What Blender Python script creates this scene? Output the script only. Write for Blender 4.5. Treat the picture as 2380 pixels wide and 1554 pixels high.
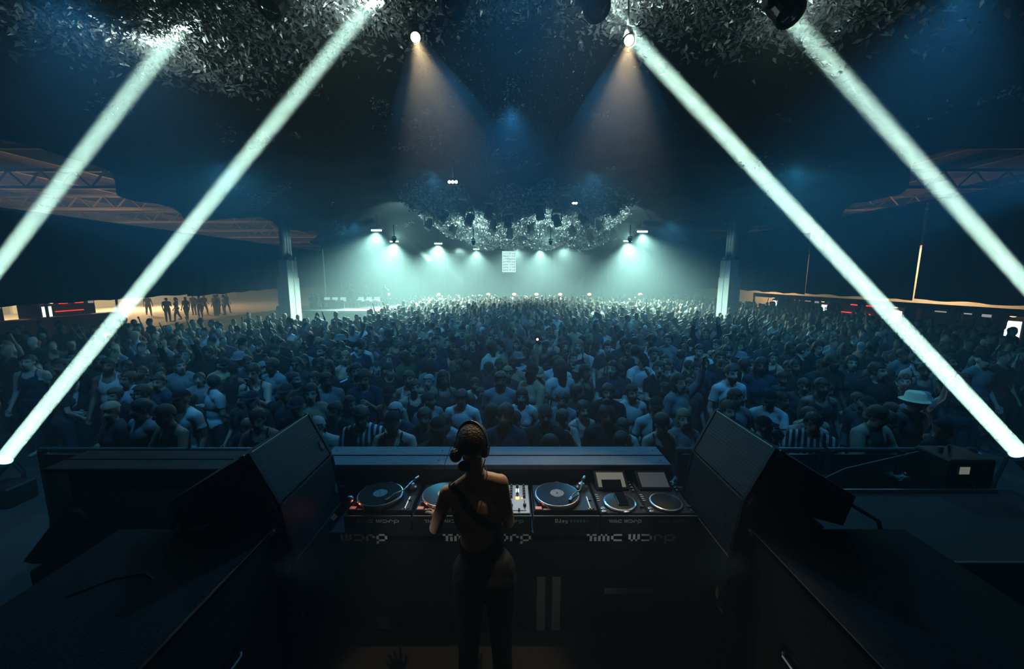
import bpy, bmesh, math, random
import numpy as np
from mathutils import Vector, Matrix, Euler

for _o in list(bpy.data.objects):
    bpy.data.objects.remove(_o, do_unlink=True)
sc = bpy.context.scene
C = sc.collection
PI = math.pi
R = math.radians
random.seed(7)
rng = np.random.default_rng(7)

# ------------------------------------------------------------------ camera
F = 900.0                       # focal length in pixels of the 2380 x 1554 frame
PITCH = R(8.35)
CAMZ = 3.14
cam_d = bpy.data.cameras.new('camera')
cam_d.sensor_width = 36.0
cam_d.lens = F / 2380.0 * 36.0
cam_d.clip_start = 0.05
cam_d.clip_end = 300
cam = bpy.data.objects.new('camera', cam_d)
cam.location = (0, 0, CAMZ)
cam.rotation_euler = (PI / 2 - PITCH, 0, 0)
C.objects.link(cam)
sc.camera = cam

def ray(u, v):
    """world direction of a pixel of the photograph (for choosing real places)"""
    x, y = (u - 1190) / F, (v - 777) / F
    cp, sp = math.cos(PITCH), math.sin(PITCH)
    return Vector((x, cp - y * sp, -y * cp - sp))

def at_y(u, v, y):
    d = ray(u, v)
    return Vector((0, 0, CAMZ)) + d * (y / d.y)

def at_z(u, v, z):
    d = ray(u, v)
    return Vector((0, 0, CAMZ)) + d * ((z - CAMZ) / d.z)

# ------------------------------------------------------------------ view, world, haze
vs = sc.view_settings
sc.display_settings.display_device = 'sRGB'
vs.view_transform = 'Standard'
vs.look = 'None'
vs.exposure = 0.0
vs.gamma = 1.0
vs.use_curve_mapping = False
cy = sc.cycles
cy.max_bounces = 4
cy.diffuse_bounces = 0
cy.glossy_bounces = 1
cy.transmission_bounces = 2
cy.volume_bounces = 0
cy.transparent_max_bounces = 6
cy.use_light_tree = True
cy.sample_clamp_indirect = 2.0
cy.sample_clamp_direct = 0.0
cy.caustics_reflective = False
cy.caustics_refractive = False
cy.use_denoising = True
cy.denoising_input_passes = 'RGB_ALBEDO_NORMAL'
cy.use_adaptive_sampling = True
cy.adaptive_threshold = 0.08
cy.adaptive_min_samples = 16

HAZE = 0.019
W = bpy.data.worlds.new('night')
sc.world = W
W.use_nodes = True
nt = W.node_tree
nt.nodes['Background'].inputs[0].default_value = (0.0, 0.0, 0.0, 1)
nt.nodes['Background'].inputs[1].default_value = 0.0
_v = nt.nodes.new('ShaderNodeVolumeScatter')
_v.inputs['Color'].default_value = (0.72, 0.95, 1.0, 1)
_v.inputs['Density'].default_value = HAZE
_v.inputs['Anisotropy'].default_value = 0.15
nt.links.new(_v.outputs[0], nt.nodes['World Output'].inputs['Volume'])
W.cycles.volume_sampling = 'EQUIANGULAR'

# ------------------------------------------------------------------ lights
def aim(o, target):
    d = Vector(target) - o.location
    o.rotation_euler = d.to_track_quat('-Z', 'Y').to_euler()

def spot(name, loc, target, power, color, angle, blend=0.4, radius=0.1, parent=None):
    l = bpy.data.lights.new(name, 'SPOT')
    l.energy = power; l.color = color
    l.spot_size = R(angle); l.spot_blend = blend; l.shadow_soft_size = radius
    o = bpy.data.objects.new(name, l)
    o.location = loc
    aim(o, target)
    C.objects.link(o)
    return o

def area(name, loc, target, power, color, sx, sy=None, spread=180, shape=None):
    l = bpy.data.lights.new(name, 'AREA')
    l.energy = power; l.color = color
    l.shape = shape or ('RECTANGLE' if sy else 'DISK')
    l.size = sx
    if sy: l.size_y = sy
    l.spread = R(spread)
    o = bpy.data.objects.new(name, l)
    o.location = loc
    aim(o, target)
    C.objects.link(o)
    return o

TEAL = (0.56, 0.97, 0.82)
BLUE = (0.03, 0.26, 0.60)
BEAMC = (0.62, 0.95, 0.80)
WARM = (1.0, 0.76, 0.42)
YEL = (1.0, 0.84, 0.47)

# wash lamps on the rear rig: (pixel, distance, power)
REAR = [(876, 534, 19.5, 1.0), (917, 560, 24, 1.3), (1019, 565, 26, 1.7), (1108, 578, 30, 1.0), (1255, 577, 30, 1.0),
        (1342, 570, 27, 1.2), (1458, 559, 24.5, 1.4), (1492, 537, 19.5, 0.7)]
REAR_P = [at_y(u, v, y) for u, v, y, p in REAR]
for (u, v, y, p), q in zip(REAR, REAR_P):
    spot('rear_wash_light', q + Vector((0, -0.05, -0.12)), q + Vector((0, -2.2, -5)), 7000 * p, TEAL, 112, 0.8, 0.12)
DEEP = [(-5.0, 38, 6.05), (0.3, 39, 6.0), (5.0, 38, 6.05)]  # added lamps hidden behind the swags, filling the rear haze
for x, y, z in DEEP:
    spot('deep_fill_light', (x, y, z), (x, y - 1.6, 0), 6500, TEAL, 150, 0.9, 0.15)

# blue washes hung under the foil
BLUES = [(-4.5, 4.2, 6.1), (0.2, 3.8, 6.6), (4.5, 4.2, 6.1)]
for x, y, z in BLUES:
    spot('blue_wash_light', (x, y, z), (x * 1.3, 8.0, 1.0), 820, BLUE, 112, 0.9, 0.2)
for x, y, z in ((-7, 10, 5.8), (7, 10, 5.8), (-2.6, 13, 6.4), (2.6, 13, 6.4), (-7, 17.5, 5.5), (7, 17.5, 5.5)):
    spot('blue_wash_light', (x, y, z), (x * 0.8, y - 1.5, 0), 330, (0.05, 0.36, 0.60), 160, 0.7, 0.2)
for k in (-1, 1):
    spot('blue_flood_light', (k * 9.6, 6.3, 4.9), (-k * 1.5, 17, 2.6), 2000, BLUE, 50, 0.9, 0.2)
spot('blue_counter_light', (0, 7.6, 6.2), (-0.1, 3.3, 1.6), 700, BLUE, 50, 0.8, 0.15)

# four hard white beams from floor lamps up into the foil
BEAMS = [((-9.52, 5.3, 0.60), (-4.63, 5.99, 6.63), 0.85, 0.085),
         ((-7.1, 5.08, 0.62), (-2.0, 6.25, 7.13), 1.0, 0.088),
         ((6.60, 4.75, 0.88), (1.31, 6.64, 7.37), 1.35, 0.095),
         ((9.64, 5.3, 0.60), (3.44, 5.71, 6.80), 0.9, 0.088)]
BEAM_DENS = 0.02
for i, (a, b, p, r) in enumerate(BEAMS):
    area('beam_light', Vector(a) + (Vector(b) - Vector(a)).normalized() * 0.03, b, 66 * p, BEAMC, 2 * r, spread=0.8)

# added point lamps standing in for beam light bounced by the foil
for (a, b, p, r), k in zip(BEAMS, (1.0, 0.8, 0.8, 0.5)):
    l = bpy.data.lights.new('foil_bounce_light', 'POINT'); l.energy = 20 * k; l.color = (0.75, 1.0, 0.92); l.shadow_soft_size = 0.12
    o = bpy.data.objects.new('foil_bounce_light', l); o.location = Vector(b) - (Vector(b) - Vector(a)).normalized() * 0.55; C.objects.link(o)

# two warm lamps over the booth
WARMS = [(at_y(966, 88, 6.4), Vector((0.16, 2.0, 1.75))), (at_y(1462, 95, 6.4), Vector((0.38, 2.0, 1.75)))]
for q, t in WARMS:
    d = (t - q).normalized()
    spot('warm_light', q + d * 0.02, t, 560, WARM, 20, 0.4, 0.04)
spot('booth_downlight', (0.8, 3.1, 6.6), (-0.12, 2.15, 1.9), 230, (1.0, 0.70, 0.36), 16, 0.4, 0.05)
spot('stage_fill_light', (0.3, -3.0, 5.6), (0.1, 2.4, 1.2), 6, (1.0, 0.86, 0.66), 34, 0.8, 0.1)  # unseen dim fill added behind the camera for the booth front
for k in (-1, 1):  # unseen fill lamps added so the lettering on the booth shows
    spot('lettering_fill_light', (k * 1.22, 1.72, 1.72), (k * 0.25, 2.43, 1.38), 4.5, (0.9, 0.95, 1.0), 70, 0.7, 0.02)

# ------------------------------------------------------------------ materials
MATS = {}
def mat(name, col, rough=0.6, metal=0.0, var=0.0, vscale=8.0, bump=0.0, bscale=40.0, emit=None, estr=0.0, objcol=False, spec=0.5, attr=None):
    if name in MATS: return MATS[name]
    m = bpy.data.materials.new(name)
    m.use_nodes = True
    n = m.node_tree.nodes; L = m.node_tree.links
    b = n['Principled BSDF']
    b.inputs['Roughness'].default_value = rough
    b.inputs['Metallic'].default_value = metal
    b.inputs['Specular IOR Level'].default_value = spec
    src = None
    if objcol:
        oi = n.new('ShaderNodeObjectInfo'); src = oi.outputs['Color']
    if attr:
        at = n.new('ShaderNodeVertexColor'); at.layer_name = attr
        if src is None: src = at.outputs['Color']
        else:
            mx = n.new('ShaderNodeMix'); mx.data_type = 'RGBA'; mx.blend_type = 'MULTIPLY'
            mx.inputs[0].default_value = 1.0
            L.new(src, mx.inputs[6]); L.new(at.outputs['Color'], mx.inputs[7]); src = mx.outputs[2]
    if var > 0:
        tc = n.new('ShaderNodeTexCoord'); nz = n.new('ShaderNodeTexNoise')
        nz.inputs['Scale'].default_value = vscale; nz.inputs['Detail'].default_value = 4
        L.new(tc.outputs['Object'], nz.inputs['Vector'])
        cr = n.new('ShaderNodeMapRange'); cr.inputs['To Min'].default_value = 1 - var; cr.inputs['To Max'].default_value = 1 + var
        L.new(nz.outputs['Fac'], cr.inputs['Value'])
        mx = n.new('ShaderNodeMix'); mx.data_type = 'RGBA'; mx.blend_type = 'MULTIPLY'; mx.inputs[0].default_value = 1.0
        if src is not None: L.new(src, mx.inputs[6])
        else: mx.inputs[6].default_value = (*col, 1)
        L.new(cr.outputs[0], mx.inputs[7]); src = mx.outputs[2]
    if src is not None: L.new(src, b.inputs['Base Color'])
    else: b.inputs['Base Color'].default_value = (*col, 1)
    if bump > 0:
        tc = n.new('ShaderNodeTexCoord'); nz = n.new('ShaderNodeTexNoise')
        nz.inputs['Scale'].default_value = bscale; nz.inputs['Detail'].default_value = 3
        L.new(tc.outputs['Object'], nz.inputs['Vector'])
        bp = n.new('ShaderNodeBump'); bp.inputs['Strength'].default_value = bump; bp.inputs['Distance'].default_value = 0.02
        L.new(nz.outputs['Fac'], bp.inputs['Height']); L.new(bp.outputs[0], b.inputs['Normal'])
    if emit:
        b.inputs['Emission Color'].default_value = (*emit, 1); b.inputs['Emission Strength'].default_value = estr
        m.cycles.emission_sampling = 'NONE'
    MATS[name] = m
    return m

def volmat(name, col, dens, aniso=0.0):
    m = bpy.data.materials.new(name); m.use_nodes = True
    n = m.node_tree.nodes; n.remove(n['Principled BSDF'])
    v = n.new('ShaderNodeVolumeScatter'); v.inputs['Color'].default_value = (*col, 1)
    v.inputs['Density'].default_value = dens; v.inputs['Anisotropy'].default_value = aniso
    m.node_tree.links.new(v.outputs[0], n['Material Output'].inputs['Volume'])
    return m

# ------------------------------------------------------------------ mesh helpers
class MB:
    """collects shapes, then links them as ONE mesh object"""
    def __init__(s): s.v = []; s.f = []
    def add(s, vs_, fs_):
        k = len(s.v); s.v += [tuple(p) for p in vs_]; s.f += [tuple(i + k for i in f) for f in fs_]; return s
    def box(s, c, d, rot=None, bev=0.0):
        x, y, z = d[0] / 2, d[1] / 2, d[2] / 2
        if bev > 0:
            b = min(bev, x * .9, y * .9, z * .9)
            bm = bmesh.new(); bmesh.ops.create_cube(bm, size=1)
            for w in bm.verts: w.co = Vector((w.co.x * 2 * x, w.co.y * 2 * y, w.co.z * 2 * z))
            bmesh.ops.bevel(bm, geom=bm.edges[:], offset=b, segments=1, affect='EDGES')
            bm.verts.index_update()
            vs_ = [w.co.copy() for w in bm.verts]; fs_ = [[w.index for w in f.verts] for f in bm.faces]; bm.free()
        else:
            vs_ = [Vector((i * x, j * y, k * z)) for i in (-1, 1) for j in (-1, 1) for k in (-1, 1)]
            fs_ = [(0, 1, 3, 2), (4, 6, 7, 5), (0, 4, 5, 1), (2, 3, 7, 6), (0, 2, 6, 4), (1, 5, 7, 3)]
        M = Euler(rot).to_matrix() if rot is not None and not isinstance(rot, Matrix) else (rot or Matrix.Identity(3))
        return s.add([M @ p + Vector(c) for p in vs_], fs_)
    def cyl(s, a, b, r0, r1=None, n=16, caps=True):
        a, b = Vector(a), Vector(b); r1 = r0 if r1 is None else r1
        q = (b - a).to_track_quat('Z', 'Y').to_matrix()
        vs_ = [a + q @ Vector((r0 * math.cos(2 * PI * i / n), r0 * math.sin(2 * PI * i / n), 0)) for i in range(n)]
        vs_ += [b + q @ Vector((r1 * math.cos(2 * PI * i / n), r1 * math.sin(2 * PI * i / n), 0)) for i in range(n)]
        fs_ = [(i, (i + 1) % n, n + (i + 1) % n, n + i) for i in range(n)]
        if caps: fs_ += [tuple(range(n))[::-1], tuple(range(n, 2 * n))]
        return s.add(vs_, fs_)
    def tube(s, pts, r, n=8, closed=False):
        pts = [Vector(p) for p in pts]; m = len(pts)
        rs = r if isinstance(r, (list, tuple)) else [r] * m
        vs_ = []; up = None
        for i, p in enumerate(pts):
            if closed: t = pts[(i + 1) % m] - pts[i - 1]
            else: t = pts[min(i + 1, m - 1)] - pts[max(i - 1, 0)]
            t.normalize()
            if up is None: up = t.orthogonal().normalized()
            up = (up - t * up.dot(t)); up = up.normalized() if up.length > 1e-6 else t.orthogonal().normalized()
            w = t.cross(up)
            vs_ += [p + (up * math.cos(2 * PI * j / n) + w * math.sin(2 * PI * j / n)) * rs[i] for j in range(n)]
        fs_ = []
        for i in range(m if closed else m - 1):
            k = (i + 1) % m
            fs_ += [(i * n + j, i * n + (j + 1) % n, k * n + (j + 1) % n, k * n + j) for j in range(n)]
        if not closed: fs_ += [tuple(range(n))[::-1], tuple(range((m - 1) * n, m * n))]
        return s.add(vs_, fs_)
    def lathe(s, prof, n=24, c=(0, 0, 0), M=None):
        """prof: (r, z) list, closed at both ends"""
        M = M or Matrix.Identity(3); c = Vector(c)
        vs_ = []; fs_ = []; m = len(prof)
        for r, z in prof:
            vs_ += [c + M @ Vector((r * math.cos(2 * PI * i / n), r * math.sin(2 * PI * i / n), z)) for i in range(n)]
        for k in range(m - 1):
            fs_ += [(k * n + i, k * n + (i + 1) % n, (k + 1) * n + (i + 1) % n, (k + 1) * n + i) for i in range(n)]
        fs_ += [tuple(range(n))[::-1], tuple(range((m - 1) * n, m * n))]
        return s.add(vs_, fs_)
    def prism(s, poly, h, M=None, c=(0, 0, 0)):
        """poly in xy, extruded along z by h"""
        M = M or Matrix.Identity(3); c = Vector(c); n = len(poly)
        vs_ = [c + M @ Vector((x, y, 0)) for x, y in poly] + [c + M @ Vector((x, y, h)) for x, y in poly]
        fs_ = [tuple(range(n))[::-1], tuple(range(n, 2 * n))] + [(i, (i + 1) % n, n + (i + 1) % n, n + i) for i in range(n)]
        return s.add(vs_, fs_)
    def ell(s, c, r, M=None, nu=12, nv=8):
        M = M or Matrix.Identity(3); c = Vector(c)
        vs_ = [c + M @ Vector((0, 0, -r[2]))]
        for j in range(1, nv):
            t = -PI / 2 + PI * j / nv
            vs_ += [c + M @ Vector((r[0] * math.cos(t) * math.cos(2 * PI * i / nu), r[1] * math.cos(t) * math.sin(2 * PI * i / nu), r[2] * math.sin(t))) for i in range(nu)]
        vs_.append(c + M @ Vector((0, 0, r[2]))); e = len(vs_) - 1
        fs_ = [(0, 1 + (i + 1) % nu, 1 + i) for i in range(nu)]
        for j in range(nv - 2):
            a = 1 + j * nu
            fs_ += [(a + i, a + (i + 1) % nu, a + nu + (i + 1) % nu, a + nu + i) for i in range(nu)]
        a = 1 + (nv - 2) * nu
        fs_ += [(a + i, a + (i + 1) % nu, e) for i in range(nu)]
        return s.add(vs_, fs_)
    def build(s, name, material, parent=None, loc=(0, 0, 0), rot=(0, 0, 0), smooth=False, fix=True):
        me = bpy.data.meshes.new(name)
        me.from_pydata(s.v, [], s.f); me.update()
        if fix:
            bm = bmesh.new(); bm.from_mesh(me); bmesh.ops.recalc_face_normals(bm, faces=bm.faces[:]); bm.to_mesh(me); bm.free()
        return link(name, me, material, parent, loc, rot, smooth)

def link(name, me, material, parent=None, loc=(0, 0, 0), rot=(0, 0, 0), smooth=False):
    if material is not None and not me.materials:
        me.materials.append(material)
    if smooth: me.shade_smooth()
    o = bpy.data.objects.new(name, me)
    o.location = loc; o.rotation_euler = rot
    if parent is not None: o.parent = parent
    C.objects.link(o)
    return o

def np_mesh(name, v, f, smooth=False):
    me = bpy.data.meshes.new(name)
    v = np.asarray(v, dtype=np.float32)
    f = np.asarray(f, dtype=np.int32)
    k = f.shape[1]
    me.vertices.add(len(v)); me.vertices.foreach_set('co', v.ravel())
    me.loops.add(f.size); me.loops.foreach_set('vertex_index', f.ravel())
    me.polygons.add(len(f)); me.polygons.foreach_set('loop_start', np.arange(0, f.size, k, dtype=np.int32))
    me.polygons.foreach_set('use_smooth', np.full(len(f), smooth, dtype=bool))
    me.update(calc_edges=True); me.validate()
    return me

def tag(o, label, cat, group=None, kind=None):
    o['label'] = label; o['category'] = cat
    if group: o['group'] = group
    if kind: o['kind'] = kind
    return o

def thing(name, label, cat, loc=(0, 0, 0), rot=(0, 0, 0), group=None):
    o = bpy.data.objects.new(name, None); o.empty_display_size = 0.1
    o.location = loc; o.rotation_euler = rot; C.objects.link(o)
    return tag(o, label, cat, group)

def struct(o, label=None):
    o['kind'] = 'structure'
    if label: o['label'] = label
    return o

def copy_tree(o, parent=None):
    c = o.copy(); C.objects.link(c)
    if parent is not None: c.parent = parent
    for ch in list(o.children): copy_tree(ch, c)
    return c

def vnoise(x, y, seed=0):
    """smooth value noise, numpy"""
    r_ = np.random.default_rng(seed); T = r_.random((64, 64))
    xi = np.floor(x).astype(int); yi = np.floor(y).astype(int); fx = x - xi; fy = y - yi
    fx = fx * fx * (3 - 2 * fx); fy = fy * fy * (3 - 2 * fy)
    g = lambda a, b: T[a % 64, b % 64]
    return (g(xi, yi) * (1 - fx) * (1 - fy) + g(xi + 1, yi) * fx * (1 - fy) + g(xi, yi + 1) * (1 - fx) * fy + g(xi + 1, yi + 1) * fx * fy) * 2 - 1

M_black = mat('black_paint', (0.012, 0.012, 0.013), 0.55, var=0.3)
M_blackmetal = mat('black_metal', (0.015, 0.015, 0.016), 0.35, 0.6)
M_chrome = mat('chrome', (0.7, 0.72, 0.74), 0.2, 1.0)
M_steel = mat('steel', (0.35, 0.36, 0.37), 0.4, 1.0)

# ------------------------------------------------------------------ hall shell
M_floor = mat('concrete_floor', (0.07, 0.068, 0.065), 0.7, var=0.35, vscale=0.6, bump=0.1, bscale=12)
M_yard = mat('yard_paving', (0.45, 0.40, 0.32), 0.8, var=0.2, vscale=0.5)
M_cloth = mat('black_molton', (0.035, 0.045, 0.055), 0.95, var=0.2, vscale=3, spec=0.1)
M_roof = mat('roof_sheet', (0.10, 0.075, 0.05), 0.8, var=0.3, vscale=1.0)
M_beam = mat('roof_steel', (0.55, 0.42, 0.25), 0.6, 0.2)
M_plaster = mat('yard_plaster', (0.55, 0.47, 0.34), 0.85, var=0.15, vscale=1.5)

fl = struct(MB().box((-2, 24, -0.1), (104, 80, 0.2)).build('floor', M_floor), 'dark concrete floor of the hall')
struct(MB().box((-2, 24, 9.35), (104, 80, 0.3)).build('ceiling', M_roof), 'dark sheet roof of the hall')
roof = [o for o in C.objects if o.name == 'ceiling'][0]
for x in (-19, -22.8, -26.5, -31, -36, -42, 17, 20, 23.5, 27.5, 32, 37):
    MB().box((x, 28, 8.95), (0.22, 70, 0.5)).build('roof_beam', M_beam, roof)
for y in range(8, 60, 6):
    for sx, x0, x1 in ((-1, -48, -15), (1, 14, 44)):
        m = MB().box(((x0 + x1) / 2, y, 8.35), (x1 - x0, 0.14, 0.14)).box(((x0 + x1) / 2, y, 7.55), (x1 - x0, 0.14, 0.14))
        k = 0; x = x0
        while x + 1.6 < x1:
            m.cyl((x, y, 7.55), (x + 0.8, y, 8.35), 0.045, n=5, caps=False).cyl((x + 0.8, y, 8.35), (x + 1.6, y, 7.55), 0.045, n=5, caps=False); x += 1.6
        m.build('roof_truss', M_beam, roof)

def drape(name, parent, p0, p1, z0a, z0b, z1, n=60, seed=0, fold=0.10):
    """hanging cloth panel from p0 to p1 with real folds and thickness"""
    p0, p1 = Vector((*p0, 0)), Vector((*p1, 0)); d = p1 - p0; L_ = d.length; d.normalize(); w = Vector((-d.y, d.x, 0))
    V = []; Fc = []
    r_ = random.Random(seed); ph = r_.random() * 6
    for i in range(n + 1):
        t = i / n; s_ = t * L_
        off = fold * (0.6 * math.sin(s_ * 5.1 + ph) + 0.4 * math.sin(s_ * 8.7 + 2 * ph))
        zb = z0a + (z0b - z0a) * t + 0.03 * math.sin(s_ * 3 + ph)
        for z, k in ((z1, 0.4), (zb + (z1 - zb) * 0.5, 0.8), (zb, 1.0)):
            q = p0 + d * s_ + w * off * k
            V += [(q.x, q.y, z)]
    for i in range(n):
        for k in range(2):
            a = i * 3 + k; Fc.append((a, a + 3, a + 4, a + 1))
    m = MB().add(V, Fc); o = m.build(name, M_cloth, parent, smooth=True, fix=False)
    so = o.modifiers.new('thick', 'SOLIDIFY'); so.thickness = 0.02
    return o

def wall_rail(name, label, pa, pb, z):
    o = MB().cyl((*pa, z), (*pb, z), 0.06, n=8).build(name, M_blackmetal)
    return struct(o, label)

XL, XR, YB = -22.0, 18.8, 50.0
wl = wall_rail('wall_left', 'black cloth drapes hung on a rail along the open side', (XL, 4), (XL, YB), 6.08)
e = [4, 11, 17.6, 26.5, 35.5, 43, YB]
zb = [(1.9, 1.88), (1.9, 1.90), (1.9, 2.02), (1.86, 2.1), (2.1, 2.12), (2.12, 2.15)]
for i in range(6):
    drape('drape_panel', wl, (XL, e[i] - 0.08), (XL, e[i + 1] + 0.08), zb[i][0], zb[i][1], 6.05, 64, i)
wr = wall_rail('wall_right', 'black cloth drapes hung on a rail beside the bars', (XR, 4), (XR, YB), 6.55)
e = [4, 11.5, 18.2, 25, 33, 41, YB]
for i in range(6):
    drape('drape_panel', wr, (XR, e[i] + 0.1), (XR, e[i + 1] - 0.1), 2.08, 2.14, 6.5, 64, 20 + i)
wb = wall_rail('wall_back', 'black cloth drapes closing the far end of the hall', (XL, YB), (XR, YB), 6.6)
for i in range(6):
    a = XL + (XR - XL) * i / 6; b = XL + (XR - XL) * (i + 1) / 6
    drape('drape_panel', wb, (a, YB), (b - 0.02, YB), 0.15, 0.15, 6.55, 64, 40 + i)
# the open yard beyond the left drapes and the strip behind the right ones
struct(MB().box((-33, 26, 0.005), (20, 76, 0.03)).build('trim_1', M_yard), 'pale lit paving of the yard outside')
struct(MB().box((-44, 24, 2.7), (0.3, 78, 5.4)).build('wall_yard', M_plaster), 'pale plaster wall lit yellow across the yard')
struct(MB().box((29, 24, 2.7), (0.3, 78, 5.4)).build('wall_passage', M_plaster), 'plaster wall lit yellow behind the right drapes')
struct(MB().box((-2, 62, 4.7), (104, 0.3, 9.4)).build('wall_end', M_roof), 'dark end wall of the hall')
struct(MB().box((-2, -14, 4.7), (104, 0.3, 9.4)).build('wall_front', M_black), 'dark wall behind the stage')
for y in (24, 38):
    area('yard_light', (-38, y, 5.2), (-36, y, 0), 3600, YEL, 3.0, 0.3)
for y in (26, 42):
    area('passage_light', (26.5, y, 5.0), (28, y, 1), 1100, YEL, 3.0, 0.3)
area('roof_glow_light', (-26, 24, 5.8), (-27, 26, 9), 50, YEL, 5, 0.3)
area('roof_glow_light', (23, 26, 6.0), (24, 28, 9), 60, YEL, 5, 0.3)

# ------------------------------------------------------------------ foil canopy
M_foil = mat('foil_net', (0.055, 0.066, 0.08), 0.8, 0.0, spec=0.08, var=0.4, vscale=2.5, bump=0.7, bscale=7)
M_flake = mat('foil_leaf', (0.42, 0.45, 0.46), 0.35, 0.5, var=0.5, vscale=3)

def canopy_z(x, y):
    hw = 11.0 + 0.05 * (y - 15)
    z = 5.45 + 1.65 * (1 - np.clip((x / hw) ** 2, 0, 1.3)) - 0.022 * np.clip(y - 9, 0, 40)
    z = z + 0.30 * np.abs(np.sin(x * 0.75 + 0.5 + 0.25 * np.sin(y * 0.5))) * np.clip(1.5 - y * 0.03, 0.4, 1) - 0.15
    z = z + 0.22 * vnoise(x * 0.35, y * 0.3, 3) + 0.08 * vnoise(x * 1.3, y * 1.1, 4) + 0.03 * vnoise(x * 3.5, y * 3.5, 5)
    return z
nx, ny = 150, 230
uu, vv_ = np.meshgrid(np.linspace(-1, 1, nx), np.linspace(0, 1, ny))
Y = 0.5 + 42 * vv_ ** 1.25
hw = 10.9 + 0.05 * (Y - 15) + 0.8 * np.sin(Y * 0.55) + 0.35 * np.sin(Y * 1.7 + 1)
X = uu * hw
Z = canopy_z(X, Y)
idx = np.arange(nx * ny).reshape(ny, nx)
f = np.stack([idx[:-1, :-1], idx[:-1, 1:], idx[1:, 1:], idx[1:, :-1]], -1).reshape(-1, 4)
cn = link('foil_canopy', np_mesh('foil_canopy', np.stack([X, Y, Z], -1).reshape(-1, 3), f, True), M_foil)
tag(cn, 'crinkled silver foil net stretched as a ceiling over the crowd', 'canopy')

def flakes(fn_pts, name, parent, size=(0.03, 0.09), tilt=0.9, seed=1):
    """curled leaf scraps hanging off a surface: one mesh"""
    r_ = np.random.default_rng(seed); P = np.asarray(fn_pts); n = len(P)
    s = r_.uniform(size[0], size[1], n); a = r_.uniform(0, 2 * PI, n); tx = r_.normal(0, tilt, n); ty = r_.normal(0, tilt, n)
    base = np.array([(-1, 0, 0), (0, -0.38, 0.12), (1, 0, 0.1), (0, 0.38, 0.12)])
    V = base[None] * s[:, None, None]
    ca, sa = np.cos(a), np.sin(a)
    def rot(V, i, j, c_, s_):
        A = V[..., i] * c_[:, None] - V[..., j] * s_[:, None]; B = V[..., i] * s_[:, None] + V[..., j] * c_[:, None]
        V = V.copy(); V[..., i] = A; V[..., j] = B; return V
    V = rot(V, 0, 1, ca, sa); V = rot(V, 1, 2, np.cos(tx), np.sin(tx)); V = rot(V, 0, 2, np.cos(ty), np.sin(ty))
    V = V + P[:, None, :]
    k = np.arange(n)[:, None] * 4
    Fc = np.concatenate([k + np.array([[0, 1, 3]]), k + np.array([[1, 2, 3]])])
    o = link(name, np_mesh(name, V.reshape(-1, 3), Fc), M_flake, parent)
    o['kind'] = 'stuff'
    return o
def scatter(cx, cy_, sx, sy, n):
    return np.stack([rng.normal(cx, sx, n), np.clip(rng.normal(cy_, sy, n), 0.9, 30)], -1)
pts = np.concatenate([scatter(-4.8, 5.7, 0.9, 0.75, 9000), scatter(-2.6, 5.8, 0.75, 0.7, 7000), scatter(-0.5, 5.4, 0.55, 0.6, 4000), scatter(2.2, 5.9, 0.8, 0.7, 7000), scatter(3.9, 5.6, 0.8, 0.6, 4500)])
flakes(np.stack([pts[:, 0], pts[:, 1], canopy_z(pts[:, 0], pts[:, 1]) - 0.03], -1), 'foil_leaf', cn, (0.03, 0.10), 0.55, 1)
gx, gy = np.meshgrid(np.arange(-1.7, 2.0, 0.115), np.arange(5.6, 14.5, 0.13))
gx = gx.ravel() * (0.8 + 0.03 * gy.ravel()) + rng.normal(0, .016, gx.size); gy = gy.ravel() + rng.normal(0, .016, gy.size)
kp = (rng.random(gx.size) < 0.75) & (vnoise(gx * 1.1, gy * 0.9, 12) > -0.45)
gx, gy = gx[kp], gy[kp]
flakes(np.stack([gx, gy, canopy_z(gx, gy) - 0.05], -1), 'net_scrap', cn, (0.018, 0.042), 0.7, 2)
n = 60000
fx = rng.uniform(-1, 1, n); fy = 1.2 + 24 * rng.random(n) ** 1.5
fxx = fx * (10.3 + 0.05 * (fy - 15))
keep = vnoise(fxx * 0.9, fy * 0.5, 9) + 0.6 * vnoise(fxx * 2.3, fy * 1.5, 10) > 0.72
fxx, fy = fxx[keep], fy[keep]
flakes(np.stack([fxx, fy, canopy_z(fxx, fy) - 0.04], -1), 'foil_scrap', cn, (0.02, 0.06), 0.8, 3)

# hanging foil swags of the rear cluster
def swag(i, cx, y, zb, w, dp, drop, seed):
    nu, nv = 34, 22
    U, V_ = np.meshgrid(np.linspace(-1, 1, nu), np.linspace(-1, 1, nv))
    x = cx + U * w / 2 * (1 - 0.12 * np.abs(V_))
    z = zb + drop * (np.abs(U) ** 1.8) * 0.9 + drop * 0.8 * np.clip(V_, 0, 1) ** 2 + drop * 1.0 * np.clip(-V_, 0, 1) ** 1.5 + 0.06 * vnoise(U * 5 + seed, V_ * 4, seed) + 0.03 * vnoise(U * 14, V_ * 10 + seed, seed + 1)
    yy = y + V_ * dp / 2
    me = np_mesh('foil_swag', np.stack([x, yy, z], -1).reshape(-1, 3), (lambda q: np.stack([q[:-1, :-1], q[:-1, 1:], q[1:, 1:], q[1:, :-1]], -1).reshape(-1, 4))(np.arange(nu * nv).reshape(nv, nu)), True)
    o = link('foil_swag', me, M_foil)
    r_ = np.random.default_rng(seed); k = r_.integers(0, nu * nv, 2600)
    P = np.stack([x, yy, z], -1).reshape(-1, 3)[k] + r_.normal(0, 0.06, (2600, 3)) - np.array([0, 0.02, 0.03])
    flakes(P, 'foil_leaf', o, (0.04, 0.11), 0.8, seed)
    return o
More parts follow.
